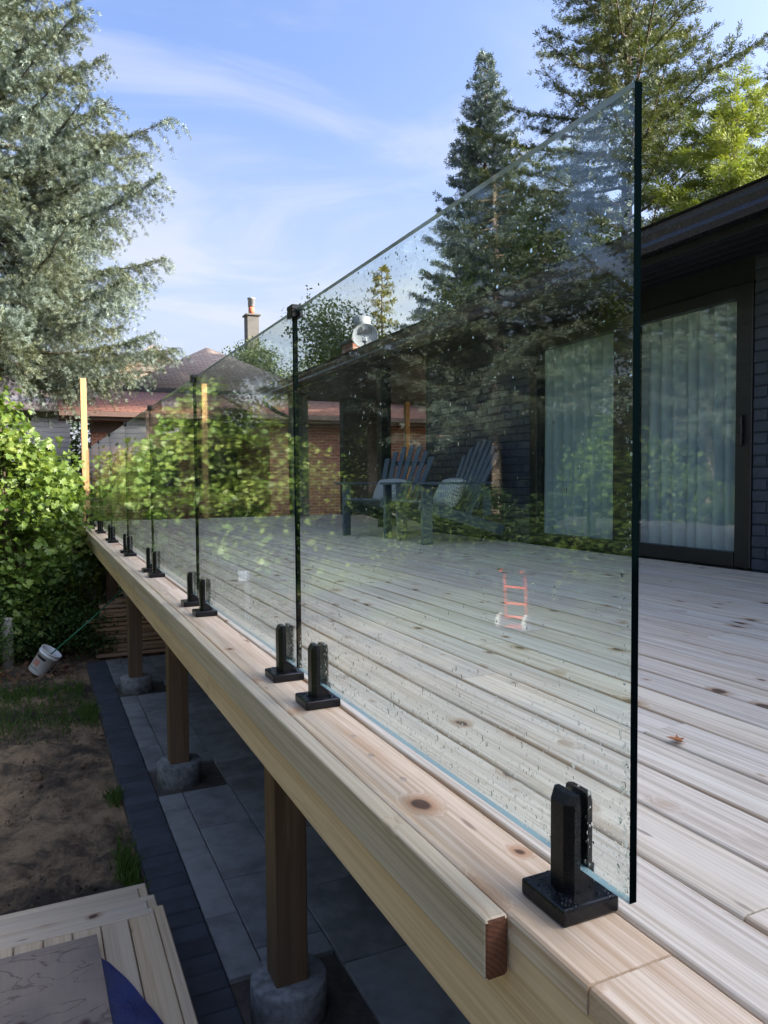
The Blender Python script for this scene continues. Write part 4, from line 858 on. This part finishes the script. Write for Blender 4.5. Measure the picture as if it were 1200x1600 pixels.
# hand truck, mirrored in the glass
ht = empty('hand_truck', (-4.4, 8.2, GZ), math.radians(60)); tag(ht, 'orange hand truck with pale wheels, mirrored in the nearest glass panel', 'hand truck')
for s in (-1, 1):
    tube('side_rail', [(s*.15, .02, .10), (s*.15, 0, .55), (s*.15, -.03, .74), (s*.15, -.11, .80), (s*.15, -.16, .78)], .016, ORANGE, ht)
    wl = empty('wheel', (s*.19, -.07, .105)); wl.parent = ht; wl.rotation_euler = (0, math.pi/2, 0)
    link('tyre', lathe_mesh('tyre', [(.06, -.022), (.10, -.025), (.112, -.01), (.112, .01), (.10, .025), (.06, .022)], 20, TYRE), wl); link('rim', lathe_mesh('rim', [(.03, -.02), (.055, -.015), (.055, .015), (.03, .02)], 14, BLACK), wl)
for z in (.16, .34, .56): o = link('crossbar', boxm('crossbar', .28, .018, .03, ORANGE, .003), ht); o.location = (0, .004, z)
o = link('toe_plate', boxm('toe_plate', .32, .2, .012, ORANGE, .003), ht); o.location = (0, .11, .012); tube('axle', [(-.2, -.07, .105), (.2, -.07, .105)], .01, BLACK, ht)

# ------------------------------------------------------------------ garden chairs
def adirondack(name, loc, rz, label):
    """faces local -Y"""
    o = empty(name, loc, rz); tag(o, label, 'chair', 'garden chairs against the house')
    def bar(nm, pts, wx, th):      # slab along a path in the YZ plane at x
        pass
    def plank(nm, c, s, rx=0, rzz=0, ry=0, mat=CHAIR):
        q = link(nm, boxm(nm, *s, mat, min(s)*.2), o); q.location = c; q.rotation_euler = (rx, ry, rzz); return q
    for s in (-1, 1):
        plank('front_leg', (s*.30, -.34, .28), (.032, .115, .56))
        plank('side_rail', (s*.265, .05, .24), (.03, .95, .11), -.29)
        plank('arm', (s*.345, -.06, .573), (.13, .74, .022), 0, s*-.03)
        plank('arm_support', (s*.30, .30, .41), (.03, .09, .32), .1)
    for k in range(6): yv = -.38+k*.088; plank('seat_slat', (0, yv, .405-.29*(yv+.38)+(-.012 if k == 0 else 0)), (.54, .078, .02), -.29)
    for k in range(7):
        a = (k-3)*.05; hgt = [.66, .74, .80, .82, .80, .74, .66][k]; tilt = .42
        q = plank('back_slat', ((k-3)*.083+math.sin(a)*hgt*.35, .12+math.sin(tilt)*hgt*.5+.01, .26+math.cos(tilt)*hgt*.5), (.07, .02, hgt), -tilt, 0, a)
    plank('back_rail', (0, .42, .80), (.46, .04, .05), -.42); plank('back_rail', (0, .22, .36), (.54, .04, .07), -.42)
    return o
adirondack('garden_chair', (3.52, 7.45, .002), math.radians(-66), 'navy slatted garden chair with fan shaped back, farther from the camera')
adirondack('garden_chair', (3.66, 6.40, .002), math.radians(-93), 'navy slatted garden chair seen from its side, nearer the door')
def cushion(loc, rot, lab):
    bm = bmesh.new(); bmesh.ops.create_cube(bm, size=1); bmesh.ops.subdivide_edges(bm, edges=bm.edges[:], cuts=7, use_grid_fill=True)
    for v in bm.verts:
        e = max(0, 1-(2*abs(v.co.x))**4)*max(0, 1-(2*abs(v.co.z))**4); v.co = Vector((v.co.x*.44*(1-.1*(2*v.co.z)**2), v.co.y*(.03+.13*e**.6), v.co.z*.34*(1-.1*(2*v.co.x)**2)))
    q = link('cushion', bmat(bm, 'cushion', CUSH, True), None, loc); q.rotation_euler = rot; tag(q, lab, 'cushion', 'cushions on the garden chairs')
def on_chair(loc, rz, p): return Vector(loc)+Matrix.Rotation(rz, 3, 'Z') @ Vector(p)
for loc, rz, lab in (((3.52, 7.45, 0), math.radians(-66), 'pale knitted cushion on the farther garden chair'), ((3.66, 6.40, 0), math.radians(-93), 'pale knitted cushion on the garden chair nearer the door')):
    cushion(on_chair(loc, rz, (0, .045, .47)), (-.5, 0, rz), lab)
